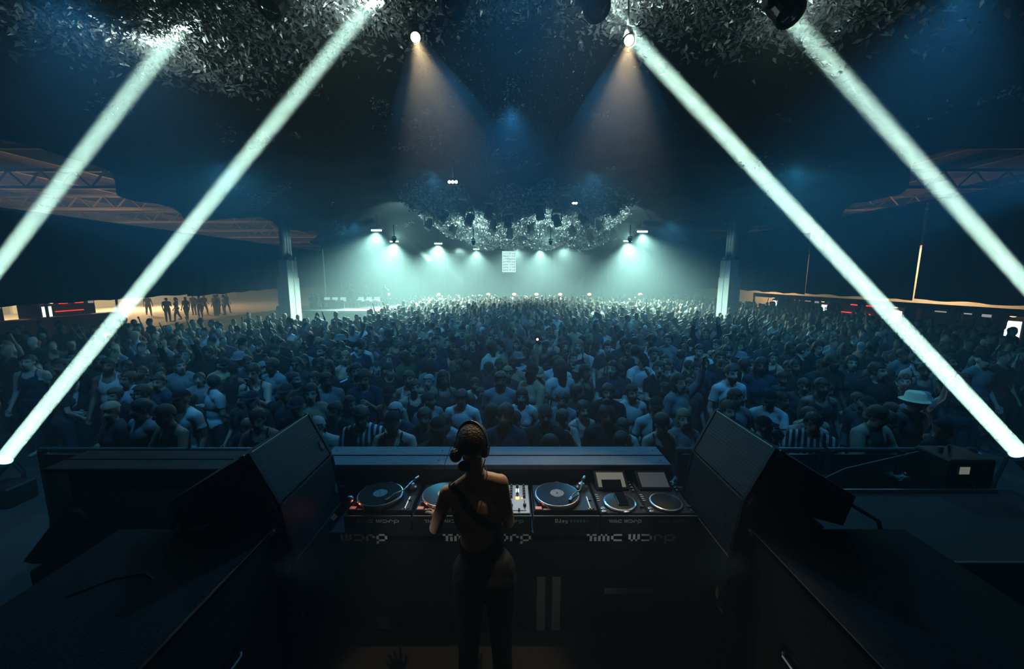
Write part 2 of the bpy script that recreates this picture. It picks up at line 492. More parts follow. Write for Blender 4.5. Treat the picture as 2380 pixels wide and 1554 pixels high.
SW = [(17.5, 497, [(1010, 120), (1215, 110), (1390, 150)]), (20.5, 527, [(1040, 100), (1130, 95), (1215, 105), (1310, 100), (1400, 90)]),
      (23.5, 553, [(1075, 90), (1165, 110), (1255, 95), (1345, 110)]), (26.5, 578, [(1130, 75), (1190, 80), (1265, 95), (1350, 100)])]
wh = {17.5: 'first', 20.5: 'second', 23.5: 'third', 26.5: 'lowest'}
pos = {3: ['at its left end', 'in the middle', 'at its right end'], 4: ['at its left end', 'left of its middle', 'right of its middle', 'at its right end'],
       5: ['at its left end', 'left of its middle', 'in the middle', 'right of its middle', 'at its right end']}
k = 0
for y, v, L_ in SW:
    for j, (u, wpx) in enumerate(L_):
        q = at_y(u, v, y); w = wpx / F * y * 1.25
        o = swag(k, q.x, y, q.z, w, 2.6, 0.75, 50 + k); k += 1
        o.parent = cn
        o['label'] = f'sagging silver foil swag in the {wh[y]} row of the rear cluster, {pos[len(L_)][j]}'

# ------------------------------------------------------------------ lamps and fixtures
def emat(name, col, s):
    return mat(name, (0.02, 0.02, 0.02), 0.4, emit=col, estr=s)
M_lensw = emat('lens_white', (0.8, 1.0, 0.92), 9)
M_lensr = emat('lens_teal', (0.7, 1.0, 0.95), 12)
M_lenswarm = emat('lens_warm', (1.0, 0.88, 0.55), 9)
M_beamvol = volmat('lit_smoke', (0.95, 1.0, 0.98), BEAM_DENS, 0.0)
M_pencilvol = volmat('lit_smoke_thin', (0.95, 1.0, 0.98), 0.2, 0.0)
def fading_smoke(name, dens, reach):
    m = volmat(name, (1.0, 1.0, 1.0), dens); n = m.node_tree.nodes; L = m.node_tree.links
    v = [q_ for q_ in n if q_.type == 'VOLUME_SCATTER'][0]
    tc = n.new('ShaderNodeTexCoord'); ln = n.new('ShaderNodeVectorMath'); ln.operation = 'LENGTH'
    mr = n.new('ShaderNodeMapRange'); mr.inputs['From Min'].default_value = 0.0; mr.inputs['From Max'].default_value = reach
    mr.inputs['To Min'].default_value = dens; mr.inputs['To Max'].default_value = 0.0
    L.new(tc.outputs['Object'], ln.inputs[0]); L.new(ln.outputs['Value'], mr.inputs['Value']); L.new(mr.outputs[0], v.inputs['Density'])
    return m
M_conevol = fading_smoke('lit_smoke_cone', 0.19, 3.6)
M_glassdark = mat('dark_lens', (0.01, 0.012, 0.015), 0.08, 0.0)

blab = ['floor beam lamp beyond the left edge, sending up the outer left beam', 'floor beam lamp at the left edge, sending up the long left beam',
        'floor beam lamp at the right edge, sending up the long right beam', 'floor beam lamp beyond the right edge, sending up the outer right beam']
for (a, b, p, r), lab in zip(BEAMS, blab):
    a, b = Vector(a), Vector(b); d = (b - a).normalized()
    t = thing('beam_lamp', lab, 'stage lamp', (a.x, a.y, 0), group='floor beam lamps')
    A = Vector((0, 0, a.z))
    MB().box((0, 0, 0.14), (0.42, 0.36, 0.28), bev=0.02).build('base', M_black, t)
    side = d.cross(Vector((0, 1, 0))).cross(d).normalized()
    c = A - d * 0.18
    for s in (-1, 1):
        MB().tube([Vector((0, s * 0.19, 0.26)), Vector((0, s * 0.2, 0.34)), Vector((c.x, s * 0.2, c.z))], 0.025, 6).build('yoke_arm', M_black, t)
    MB().cyl(A - d * 0.40, A - d * 0.02, r * 0.95, r * 1.12, 20).build('head', M_black, t, smooth=False)
    MB().lathe([(r * 1.14, -0.03), (r * 1.14, 0.02), (r * 1.02, 0.02), (r * 1.02, -0.02)], 24, A, d.to_track_quat('Z', 'Y').to_matrix()).build('rim', M_chrome, t)
    MB().cyl(A - d * 0.015, A - d * 0.005, r, r, 24).build('lens', M_lensw, t)
    L_ = (b - a).length - 0.05
    MB().cyl(A + d * 0.03, A + d * L_, r * 1.05, r * 1.05 + 0.06, 24).build('beam', M_beamvol, t)['label'] = 'white light beam in the smoke'

# moving heads hung under the canopy
def moving_head(name, loc, direc, s, lab, group, lens=None, cat='stage lamp'):
    t = thing(name, lab, cat, loc, group=group)
    d = Vector(direc).normalized(); M = d.to_track_quat('Z', 'Y').to_matrix()
    MB().box((0, 0, 0.36 * s), (0.36 * s, 0.26 * s, 0.12 * s), bev=0.02 * s).build('base', M_black, t)
    for k in (-1, 1):
        MB().box((k * 0.19 * s, 0, 0.15 * s), (0.05 * s, 0.14 * s, 0.36 * s), bev=0.01 * s).build('yoke_arm', M_black, t)
    MB().lathe([(0.09 * s, -0.24 * s), (0.14 * s, -0.2 * s), (0.155 * s, -0.05 * s), (0.15 * s, 0.12 * s), (0.165 * s, 0.14 * s), (0.165 * s, 0.22 * s), (0.14 * s, 0.22 * s), (0.14 * s, 0.2 * s)], 20, (0, 0, 0), M).build('head', M_blackmetal, t, smooth=False)
    MB().lathe([(0.138 * s, 0.195 * s), (0.10 * s, 0.225 * s), (0.03 * s, 0.238 * s)], 20, (0, 0, 0), M).build('lens', lens or M_glassdark, t, smooth=True)
    MB().cyl((0, 0, 0.42 * s), (0, 0, 0.42 * s + 0.5), 0.02, n=6).build('clamp_pipe', M_blackmetal, t)
    return t
for u, v, y, lab in ((225, 60, 6.6, 'unlit moving head under the foil at far upper left'), (640, 2, 5.9, 'unlit moving head under the foil between the two left beams'),
                     (1062, 2, 5.9, 'unlit moving head under the foil at top centre'), (1378, 0, 5.3, 'unlit moving head at the upper end of the long right beam'),
                     (1818, 12, 5.2, 'large unlit moving head at the top of the outer right beam'), (2205, 80, 6.4, 'unlit moving head under the foil at far upper right')):
    moving_head('moving_head', at_y(u, v, y), (0.15 * (1 if u > 1190 else -1), -0.6, -0.8), 1.0, lab, 'moving heads under the foil')
# two warm profile lamps
for (q, tg), lab in zip(WARMS, ('round warm white spotlight with a glowing lens, left of the pair', 'round warm white spotlight with a glowing lens, right of the pair')):
    d = (tg - q).normalized(); M = d.to_track_quat('Z', 'Y').to_matrix()
    t = thing('profile_spotlight', lab, 'stage lamp', q, group='warm spotlights over the booth')
    MB().lathe([(0.05, -0.5), (0.09, -0.45), (0.09, -0.1), (0.1, -0.06), (0.1, 0.0), (0.088, 0.0), (0.088, -0.02)], 20, (0, 0, 0), M).build('barrel', M_blackmetal, t)
    MB().lathe([(0.086, -0.03), (0.06, -0.012), (0.02, -0.006)], 20, (0, 0, 0), M).build('lens', M_lenswarm, t, smooth=True)
    MB().cyl(d * 0.03, d * 3.6, 0.09, 0.09 + 3.57 * math.tan(R(10.2)), 28).build('light_cone', M_conevol, t)['label'] = 'warm cone of light in the smoke'
    MB().tube([(-0.12, 0.1, 0.02), (-0.12, 0.1, 0.26), (0.12, 0.1, 0.26), (0.12, 0.1, 0.02)], 0.012, 6).build('bracket', M_black, t)
    MB().cyl((0, 0.1, 0.26), (0, 0.1, 0.75), 0.015, n=6).build('clamp_pipe', M_black, t)
# rear wash bars
rl = ['at the far left of the rear rig', 'second from the left on the rear rig', 'third from the left, brightest, beside the foil cluster', 'just under the left end of the foil cluster',
      'under the middle of the foil cluster', 'under the right end of the foil cluster', 'second from the right on the rear rig', 'at the far right of the rear rig']
for q, lab in zip(REAR_P, rl):
    t = thing('wash_light_bar', 'glowing white wash light ' + lab, 'stage lamp', q, group='rear wash lights')
    MB().box((0, 0, 0.06), (0.62, 0.16, 0.12), bev=0.015).build('housing', M_black, t)
    MB().box((0, -0.075, -0.03), (0.5, 0.04, 0.07)).build('lens', M_lensr, t)
    MB().cyl((0, 0, 0.1), (0, 0, 0.7), 0.02, n=6).build('hanger', M_black, t)
# two bright cans nearer on the foil
for u, v, y, lab in ((1053, 427, 12.0, 'small bright fixture on the foil, left of the rear cluster'), (1333, 475, 16.0, 'small bright fixture at the upper right of the rear cluster')):
    q = at_y(u, v, y); t = thing('blinder_light', lab, 'stage lamp', q)
    MB().box((0, 0.05, 0.06), (0.36, 0.2, 0.2), bev=0.02).build('housing', M_black, t)
    MB().cyl((0, 0.05, 0.15), (0, 0.05, 0.7), 0.015, n=6).build('hanger', M_black, t)
    for k in (-1, 0, 1):
        MB().cyl((k * 0.1, -0.06, 0.04), (k * 0.1, -0.05, 0.04), 0.045, n=10).build('lens', M_lensr, t)
for x, y, lab in ((-5.2, 17.5, 'far left'), (-1.8, 18.5, 'inner left'), (1.8, 18.5, 'inner right'), (5.2, 17.5, 'far right')):  # invented fixtures and fill lamps, added to brighten the foil swags
    moving_head('swag_fill_lamp', (x, y, 4.75), (0, 0.6, 1.0), 0.45, f'small dark added fill lamp hanging before the foil cluster, {lab} one', 'added fill lamps before the foil cluster')
    spot('swag_fill_light', (x, y + 0.1, 4.9), (x * 0.85, y + 6.0, 6.0), 900, TEAL, 110, 0.7, 0.06)
# dark moving heads among the swags
FX = [(260, 370), (690, 320), (900, 240), (940, 390), (1100, 340), (1120, 465), (1345, 410), (1440, 250), (1550, 450), (1620, 330), (1710, 165), (1780, 430),
      (1905, 315), (1970, 500), (2070, 390), (2215, 225), (2220, 485), (410, 290), (520, 420), (620, 200)]
FX.sort()
ORD = 'first second third fourth fifth sixth seventh eighth ninth tenth'.split()
for i, (a, b) in enumerate(FX):
    u, v = 940 + a / 4.577, 440 + b / 4.577
    y = 15.2 + (v - 478) / 100 * 9.5
    side = 'left' if i < 7 else ('middle' if i < 13 else 'right')
    hgt = 'high' if v < 506 else ('half way up' if v < 527 else 'low')
    moving_head('moving_head', at_y(u, v, y), ((u - 1190) / 400, -0.4, -1.0), 1.15, f'dark moving head {hgt} among the rear foil swags, {ORD[i] if i < 10 else ORD[19 - i]} from the {"left" if i < 10 else "right"}', 'moving heads in the rear foil cluster')

# pencil beams of the rear rig
for (u0, v0, u1, v1, y), lab in zip(((864, 487, 1000, 605, 24), (935, 522, 1080, 660, 27), (1532, 488, 1400, 615, 24), (1460, 530, 1340, 668, 27)),
                                    ('far left', 'inner left', 'far right', 'inner right')):
    a, b = at_y(u0, v0, y), at_y(u1, v1, y + 1); d = (b - a).normalized()
    t = moving_head('moving_head', a - d * 0.3, d, 0.9, f'moving head on the rear rig with a thin beam, {lab} one', 'rear moving heads with thin beams', lens=M_lensw)
    L_ = (b - a).length
    area('pencil_light', a, b, 110 if 'far' in lab else 35, BEAMC, 0.2, spread=1.0)
    MB().cyl(d * 0.62, d * (0.3 + L_), 0.115, 0.15, 16).build('beam', M_pencilvol, t)['label'] = 'thin light beam in the smoke'

# ------------------------------------------------------------------ screen, columns, pole
M_white = mat('white_paint', (0.62, 0.66, 0.64), 0.5, var=0.08, vscale=2)
M_pipe = mat('grey_pipe', (0.42, 0.46, 0.48), 0.35, 0.5)
q = at_y(1183, 608, 28.5)
t = thing('hanging_screen', 'pale hanging screen with a printed grid in front of the rear curtain', 'screen', q)
MB().box((0, 0.06, 0), (1.02, 0.06, 1.52)).build('frame', M_steel, t)
M_scr = emat('screen_glow', (0.55, 0.95, 0.88), 1.5)
M_scr2 = emat('screen_print', (0.30, 0.62, 0.62), 1.0)
MB().box((0, 0.02, 0), (0.98, 0.03, 1.48)).build('panel', M_scr, t)
r_ = random.Random(4)
for col in (-1, 1):
    for row in range(7):
        n_ = 3
        for k in range(n_):
            w_ = r_.uniform(0.05, 0.13)
            MB().box((col * 0.24 + (k - 1) * 0.14, 0.002, 0.6 - row * 0.2 + r_.uniform(-.02, .02)), (w_, 0.006, 0.09)).build('print_mark', M_scr2, t)
MB().box((0, 0.002, 0.3), (0.03, 0.006, 0.9)).build('print_bar', M_scr2, t)
for s in (-1, 1): MB().cyl((s * 0.45, 0.06, 0.70), (s * 0.45, 0.06, 5.06), 0.012, n=5).build('cable', M_black, t)

def column(sx, X, lab):
    t = thing('column', lab, 'column', (X, 17.9, 0))
    MB().box((0, 0, 1.57), (0.52, 0.92, 3.14), bev=0.01).build('base_casing', M_white, t)
    s = -sx
    MB().box((s * 0.264, 0.0, 1.57), (0.012, 0.02, 3.1)).build('seam', M_steel, t)
    MB().box((s * 0.05, 0, 3.52), (0.38, 0.84, 0.8), bev=0.01).build('upper_casing', M_white, t)
    MB().box((s * 0.245, 0.0, 3.52), (0.012, 0.02, 0.78)).build('seam', M_steel, t)
    MB().lathe([(0.26, 0), (0.29, 0.02), (0.29, 0.16), (0.26, 0.18)], 20, (s * 0.05, 0, 3.9)).build('collar', M_blackmetal, t)
    for k, dy in enumerate((-0.2, 0.0, 0.2)):
        MB().cyl((s * 0.02, dy, 3.9), (s * 0.02, dy, 6.2), 0.13, n=16).build('pipe', M_pipe, t, smooth=True)
    for k in range(5):
        a = 2 * PI * k / 5
        MB().box((s * 0.05 + 0.31 * math.cos(a), 0.31 * math.sin(a), 4.0), (0.09, 0.09, 0.16), rot=(0, 0, a)).build('clamp', M_black, t)
    return t
column(-1, -10.25, 'white cased column with grey pipes on the left of the crowd')
column(1, 9.95, 'white cased column with grey pipes on the right of the crowd')
q = at_y(759, 720, 25.0)
t = thing('steel_pole', 'thin steel pole rising from the second booth riser', 'pole', (q.x, 25, 0))
MB().cyl((0, 0, 1.28), (0, 0, 5.6), 0.06, n=10).build('shaft', M_pipe, t)
MB().cyl((0, 0, 1.252), (0, 0, 1.30), 0.2, n=16).build('foot_plate', M_pipe, t)

# ------------------------------------------------------------------ second booth in the crowd
M_deck = mat('riser_deck', (0.30, 0.33, 0.33), 0.6, var=0.2, vscale=2)
t = thing('booth_riser', 'raised platform of a second booth behind the left column', 'platform', (-10.2, 25, 0))
MB().box((0, 0.2, 1.2), (4.5, 6.0, 0.1)).build('deck', M_deck, t)
MB().box((2.27, 0.2, 1.08), (0.06, 6.0, 0.06)).build('edge_rail', M_steel, t)
MB().box((0, -2.85, 1.02), (4.5, 0.05, 0.25)).build('front_fascia', M_deck, t)
for y in (-2.7, -1.3, 0.1, 1.5, 3.0):
    for x in (-2.1, 2.2):
        MB().cyl((x, y, 0), (x, y, 1.15), 0.04, n=8).build('leg', M_steel, t)
t = thing('gear_case', 'long black case in front of the second booth riser', 'case', (-12.1, 20.8, 0))
MB().box((0, 0, 0.62), (1.6, 0.5, 1.24), bev=0.02).build('body', M_black, t)
MB().box((0, -0.26, 0.75), (0.3, 0.03, 0.08)).build('handle', M_steel, t)
for x in (-0.78, 0.78): MB().box((x, -0.24, 0.62), (0.05, 0.04, 1.24)).build('edge_strip', M_steel, t)
for k, (x, y, lab) in enumerate(((-9.0, 24.3, 'equipment table at the right end of the second booth'), (-11.0, 24.0, 'equipment table at the left end of the second booth'))):
    t = thing('equipment_table', lab, 'table', (x, y, 1.25), group='tables of the second booth')
    MB().box((0, 0, 0.4), (1.6, 0.6, 0.05)).build('tabletop', M_black, t)
    for sx in (-0.7, 0.7):
        for sy in (-0.25, 0.25): MB().cyl((sx, sy, 0), (sx, sy, 0.4), 0.025, n=6).build('leg', M_steel, t)
    for j, xx in enumerate((-0.5, 0.0, 0.5)):
        g = thing('control_desk', f'small control desk on the {("left", "middle", "right")[j]} of the second booth\'s {("right", "left")[k]} table', 'mixing desk', (x + xx, y, 1.675))
        MB().box((0, 0, 0.05), (0.36, 0.42, 0.1), bev=0.01).build('body', M_deck, g)
        MB().box((0, 0.14, 0.16), (0.34, 0.03, 0.2), rot=(-0.3, 0, 0)).build('screen', M_scr2, g)

# ------------------------------------------------------------------ bars
M_red = emat('red_tube', (1.0, 0.05, 0.03), 2.2)
M_fridge = emat('fridge_glow', (0.75, 0.9, 1.0), 2.0)
M_bulb = emat('orange_bulb', (1.0, 0.55, 0.18), 7)
M_menu = emat('menu_glow', (0.75, 0.75, 0.8), 0.5)
M_barwood = mat('bar_panel', (0.06, 0.04, 0.05), 0.6, var=0.3)
M_redpanel = mat('red_panel', (0.45, 0.03, 0.02), 0.5)
def bar(loc, rz, lab, red=True, fridge=True, L_=3.6):
    t = thing('bar_stall', lab, 'bar', loc, (0, 0, rz))
    MB().box((0, 0, 0.55), (L_, 0.6, 1.1), bev=0.01).build('counter', M_barwood, t)
    MB().box((0, 0, 1.125), (L_, 0.7, 0.05)).build('countertop', M_barwood, t)
    MB().box((0, 1.3, 0.95), (L_, 0.06, 1.9)).build('back_panel', M_barwood, t)
    MB().box((0, -0.1, 2.0), (L_, 0.08, 0.24)).build('fascia', M_barwood, t)
    for s in (-1, 1): MB().box((s * (L_ / 2 - .05), -0.1, 1.06), (0.08, 0.08, 2.12)).build('post', M_barwood, t)
    if fridge:
        f = MB().box((-L_ * 0.28, 1.05, 0.95), (0.6, 0.5, 1.9), bev=0.01).build('fridge', M_black, t)
        MB().box((-L_ * 0.28, 0.79, 1.25), (0.42, 0.02, 0.8)).build('glass_door', M_fridge, f)
        l = MB().lathe([(0.03, 0.08), (0.09, 0.05), (0.11, 0.0), (0.08, -0.04), (0.02, -0.06)], 12, (-L_ * 0.28 + 0.1, 0.6, 1.86)).build('bulb', M_bulb, t, smooth=True)
        MB().box((-L_ * 0.28 + 0.5, 1.2, 1.2), (0.3, 0.12, 1.4)).build('red_side_panel', M_redpanel, t)
    for k in range(2):
        MB().box((L_ * (0.05 + 0.22 * k), 1.25, 1.88), (0.42, 0.03, 0.06)).build('menu_strip', M_menu if not red else M_red, t)
        MB().box((L_ * (0.05 + 0.22 * k), 1.25, 1.74), (0.42, 0.03, 0.05)).build('menu_strip', M_menu if not red else M_red, t)
    MB().box((L_ * 0.44, 1.25, 1.8), (0.28, 0.03, 0.26)).build('menu_board', M_menu, t)
    if red:
        MB().box((0.2, 1.2, 1.32), (L_ * 0.5, 0.04, 0.04)).build('shelf_light', M_red, t)
    return t
for y, lab, red in ((12.2, 'bar stall with red lit strips nearest the stage on the right', True), (16.3, 'bar stall with glowing fridge behind the right-hand crowd', False),
                    (20.4, 'bar stall with bright fridge in the middle of the right wall', True), (24.5, 'bar stall with lit fridge farthest along the right wall', False)):
    bar((16.6, y, 0), R(-90), lab, red, L_=4.06)
for y, lab in ((17.0, 'red lit bar stall outside the left drapes, nearer one'), (21.2, 'red lit bar stall outside the left drapes, farther one')):
    bar((-23.5, y, 0), R(90), lab, True, y > 20)
for k, (u, lab) in enumerate(((1020, 'first from the left'), (1135, 'second from the left'), (1195, 'third from the left'), (1247, 'fourth from the left'),
                              (1302, 'fourth from the right'), (1370, 'third from the right'), (1488, 'last on the right'), (902, 'beside the second booth'))):
    q = at_y(u, 684, 33.0)
    t = thing('lamp_kiosk', f'drinks kiosk with orange lamp and lit fridge behind the crowd, {lab}', 'kiosk', (q.x, 33.0, 0), group='drinks kiosks along the rear')
    MB().box((0, 0.3, 0.7), (0.7, 0.5, 1.4), bev=0.02).build('cabinet', M_black, t)
    MB().box((0.0, 0.04, 1.15), (0.36, 0.02, 0.7)).build('glass_door', M_fridge, t)
    MB().cyl((0, 0.1, 1.4), (0, 0.1, 1.72), 0.02, n=6).build('stem', M_black, t)
    MB().lathe([(0.05, 0.12), (0.14, 0.08), (0.17, 0.0), (0.1, -0.06), (0.02, -0.08)], 12, (0, 0.0, 1.72)).build('bulb', M_bulb, t, smooth=True)
# pale lit doorways across the yard
for k, y in enumerate((27.0, 30.5, 34.5, 39.0)):
    o = struct(MB().box((-43.75, y, 1.35), (0.2, 1.6, 2.7)).build(f'door_{k + 1}', emat('lit_doorway', (1.0, 0.80, 0.45), 0.9)), 'glowing doorway in the yard wall')
    MB().box((-43.6, y - 0.9, 1.4), (0.2, 0.16, 2.8)).build('door_frame', M_plaster, o); MB().box((-43.6, y + 0.9, 1.4), (0.2, 0.16, 2.8)).build('door_frame', M_plaster, o)
    MB().box((-43.62, y, 1.35), (0.06, 0.06, 2.7)).build('door_mullion', M_plaster, o)

# ------------------------------------------------------------------ stage and booth
SZ = 0.64
M_stage = mat('stage_ply', (0.02, 0.02, 0.021), 0.75, var=0.3, vscale=4)
M_plank = mat('painted_plank', (0.10, 0.14, 0.18), 0.5, var=0.25, vscale=5, bump=0.25, bscale=30)
M_tape = mat('grey_tape', (0.16, 0.17, 0.15), 0.8, var=0.2, vscale=20)
M_logo = mat('logo_print', (0.80, 0.80, 0.78), 0.7)
M_logo2 = mat('logo_print_small', (0.45, 0.45, 0.44), 0.7)
sd = struct(MB().box((0, 0.1, SZ / 2), (5.2, 5.6, SZ), bev=0.01).build('stage_deck', M_stage), 'black stage floor behind the booth')

# counter of two planks in front of the booth
def plank(x0, x1, y0, y1, z, name, par, m=M_plank):
    return MB().box(((x0 + x1) / 2, (y0 + y1) / 2, z - 0.02), (x1 - x0, y1 - y0, 0.04), bev=0.004).build(name, m, par)
t = thing('front_counter', 'blue-lit counter of two long planks in front of the booth', 'counter', (0, 0, 0))
for x0, x1 in ((-1.585, -0.545), (-0.543, 1.285)):
    for y0, y1 in ((2.93, 3.092), (3.108, 3.275)):
        p_ = plank(x0, x1, y0, y1, 1.65, 'plank', t)
        for x in (x0 + 0.06, x1 - 0.06):
            MB().cyl((x, (y0 + y1) / 2, 1.649), (x, (y0 + y1) / 2, 1.652), 0.009, n=8).build('screw', M_black, p_)
MB().box((-0.15, 2.97, 1.52), (2.84, 0.03, 0.2)).build('rear_board', M_black, t)
MB().box((-0.15, 3.2, 0.82), (2.84, 0.06, 1.58)).build('front_board', M_black, t)
t = thing('side_counter', 'dark plank counter left of the booth, behind the left speaker stack', 'counter', (0, 0, 0))
for y0, y1 in ((2.90, 3.06), (3.075, 3.235)):
    plank(-3.75, -1.62, y0, y1, 1.63, 'plank', t, M_stage)
MB().box((-2.7, 3.1, 0.79), (2.1, 0.06, 1.58)).build('front_board', M_black, t)
t = thing('slanted_lid', 'dark slanted flight case lid below the left counter', 'case', (-2.58, 2.55, SZ))
MB().box((0, 0.05, 0.72), (1.5, 0.06, 0.5), rot=(-0.9, 0, 0)).build('lid', M_stage, t)
MB().box((0, 0.1, 0.25), (1.5, 0.5, 0.5), bev=0.01).build('body', M_stage, t)
for x in (-0.5, 0.25): MB().box((x, 0.02, 0.78), (0.03, 0.3, 0.03), rot=(-0.9, 0, 0.5)).build('hinge_strip', M_steel, t)

LET = {'T': (1.0, [(0, 1.0, .76, 1), (.30, .55, 0, 1)]), 'i': (.26, [(0, .26, 0, .6)]), 'm': (1.15, [(0, 1.15, .76, 1), (0, .25, 0, 1), (.45, .7, 0, 1), (.9, 1.15, 0, 1)]),
       'e': (1.1, [(0, 1.1, .76, 1), (0, .25, 0, 1), (0, 1.1, 0, .24)]), ' ': (.35, []), 'w': (1.15, [(0, 1.15, 0, .24), (0, .25, 0, 1), (.45, .7, 0, 1), (.9, 1.15, 0, 1)]),
       'a': (1.1, [(0, 1.1, .76, 1), (.85, 1.1, 0, 1), (0, 1.1, 0, .24)]), 'r': (.9, [(0, .25, 0, 1), (0, .9, .76, 1), (.65, .9, .45, 1)]), 'p': (1.1, [(0, .25, -.4, 1), (0, 1.1, .76, 1), (.85, 1.1, 0, 1), (0, 1.1, 0, .24)])}
def lettering(par, cx, y, cz, width, h, m, xmin=-9):
    txt = 'Time warp'; k = LET; gap = 0.16
    tot = sum(k[c][0] + gap for c in txt) - gap - 0.36; s = width / tot; x = cx - width / 2
    for c in txt:
        if c == 'i': x -= 0.42 * s
        b = MB()
        for x0, x1, z0, z1 in k[c][1]:
            if x + x0 * s < xmin: continue
            b.box((x + (x0 + x1) / 2 * s, y, cz + ((z0 + z1) / 2 - 0.5) * h), ((x1 - x0) * s, 0.002, (z1 - z0) * h))
        if b.v: b.build('letter', m, par)
        x += (k[c][0] + gap) * s

M_case = mat('case_black', (0.010, 0.010, 0.011), 0.5, var=0.3, vscale=6)
for cx, x0_, x1_, lab in ((-1.158, -1.268, -0.665, 'black booth table with white lettering, left section'), (-0.17, -0.663, 0.323, 'black booth table with white lettering, middle section behind the DJ'), (0.818, 0.325, 1.270, 'black booth table with white lettering, right section')):
    t = thing('booth_table', lab, 'table', (cx, 0, SZ), group='booth tables in a row')
    mx_, w_ = (x0_ + x1_) / 2 - cx, x1_ - x0_
    MB().box((mx_, 2.66, 0.73), (w_, 0.46, 0.04), bev=0.004).build('tabletop', M_case, t)
    MB().box((mx_, 2.438, 0.385), (w_, 0.016, 0.77)).build('front_cloth', M_case, t)
    for sx in (mx_ - w_ / 2 + .03, mx_ + w_ / 2 - .03):
        for sy in (2.48, 2.86): MB().cyl((sx, sy, 0), (sx, sy, 0.72), 0.02, n=8).build('leg', M_steel, t)
    lettering(t, 0.0, 2.4285, 0.735, 0.61, 0.052, M_logo, x0_ - cx)
TZ = SZ + 0.75            # table top
M_gear = mat('gear_black', (0.012, 0.013, 0.015), 0.3, 0.3)
M_plat = mat('platter_alloy', (0.55, 0.57, 0.6), 0.25, 0.9)
M_vinyl = mat('vinyl', (0.008, 0.008, 0.010), 0.22)
M_labelw = mat('record_label_white', (0.62, 0.66, 0.62), 0.6)
M_labelp = mat('record_label_print', (0.30, 0.36, 0.38), 0.6, var=0.8, vscale=60)
M_btn = mat('pale_button', (0.5, 0.48, 0.42), 0.5)
M_mixer = mat('mixer_face', (0.50, 0.54, 0.50), 0.4, 0.1)
M_ledw = emat('led_white', (0.8, 1.0, 0.95), 1.6)
M_ledo = emat('led_orange', (1.0, 0.5, 0.15), 2.5)
M_strobe = emat('strobe_red', (1.0, 0.13, 0.04), 7)
M_knob = mat('knob_black', (0.015, 0.015, 0.016), 0.5)

def tray(cx, w, lab, wh=None, text=True):
    t = thing('gear_tray', lab, 'flight case', (cx, 2.645, TZ), group='flight case trays under the decks')
    MB().box((0, 0, 0.02), (w, 0.40, 0.04)).build('floor_panel', M_case, t)
    MB().box((0, -0.205, 0.07), (w, 0.012, 0.14)).build('front_lip', M_case, t)
    MB().box((0, 0.215, 0.07), (w, 0.012, 0.14)).build('rear_lip', M_case, t)
    for s in (-1, 1): MB().box((s * (w / 2 - 0.006), 0, 0.05), (0.012, 0.40, 0.10)).build('side_lip', M_case, t)
    if text: lettering(t, 0, -0.2122, 0.105, 0.30 * min(1, w / 0.44), 0.022, M_logo2)
    return t

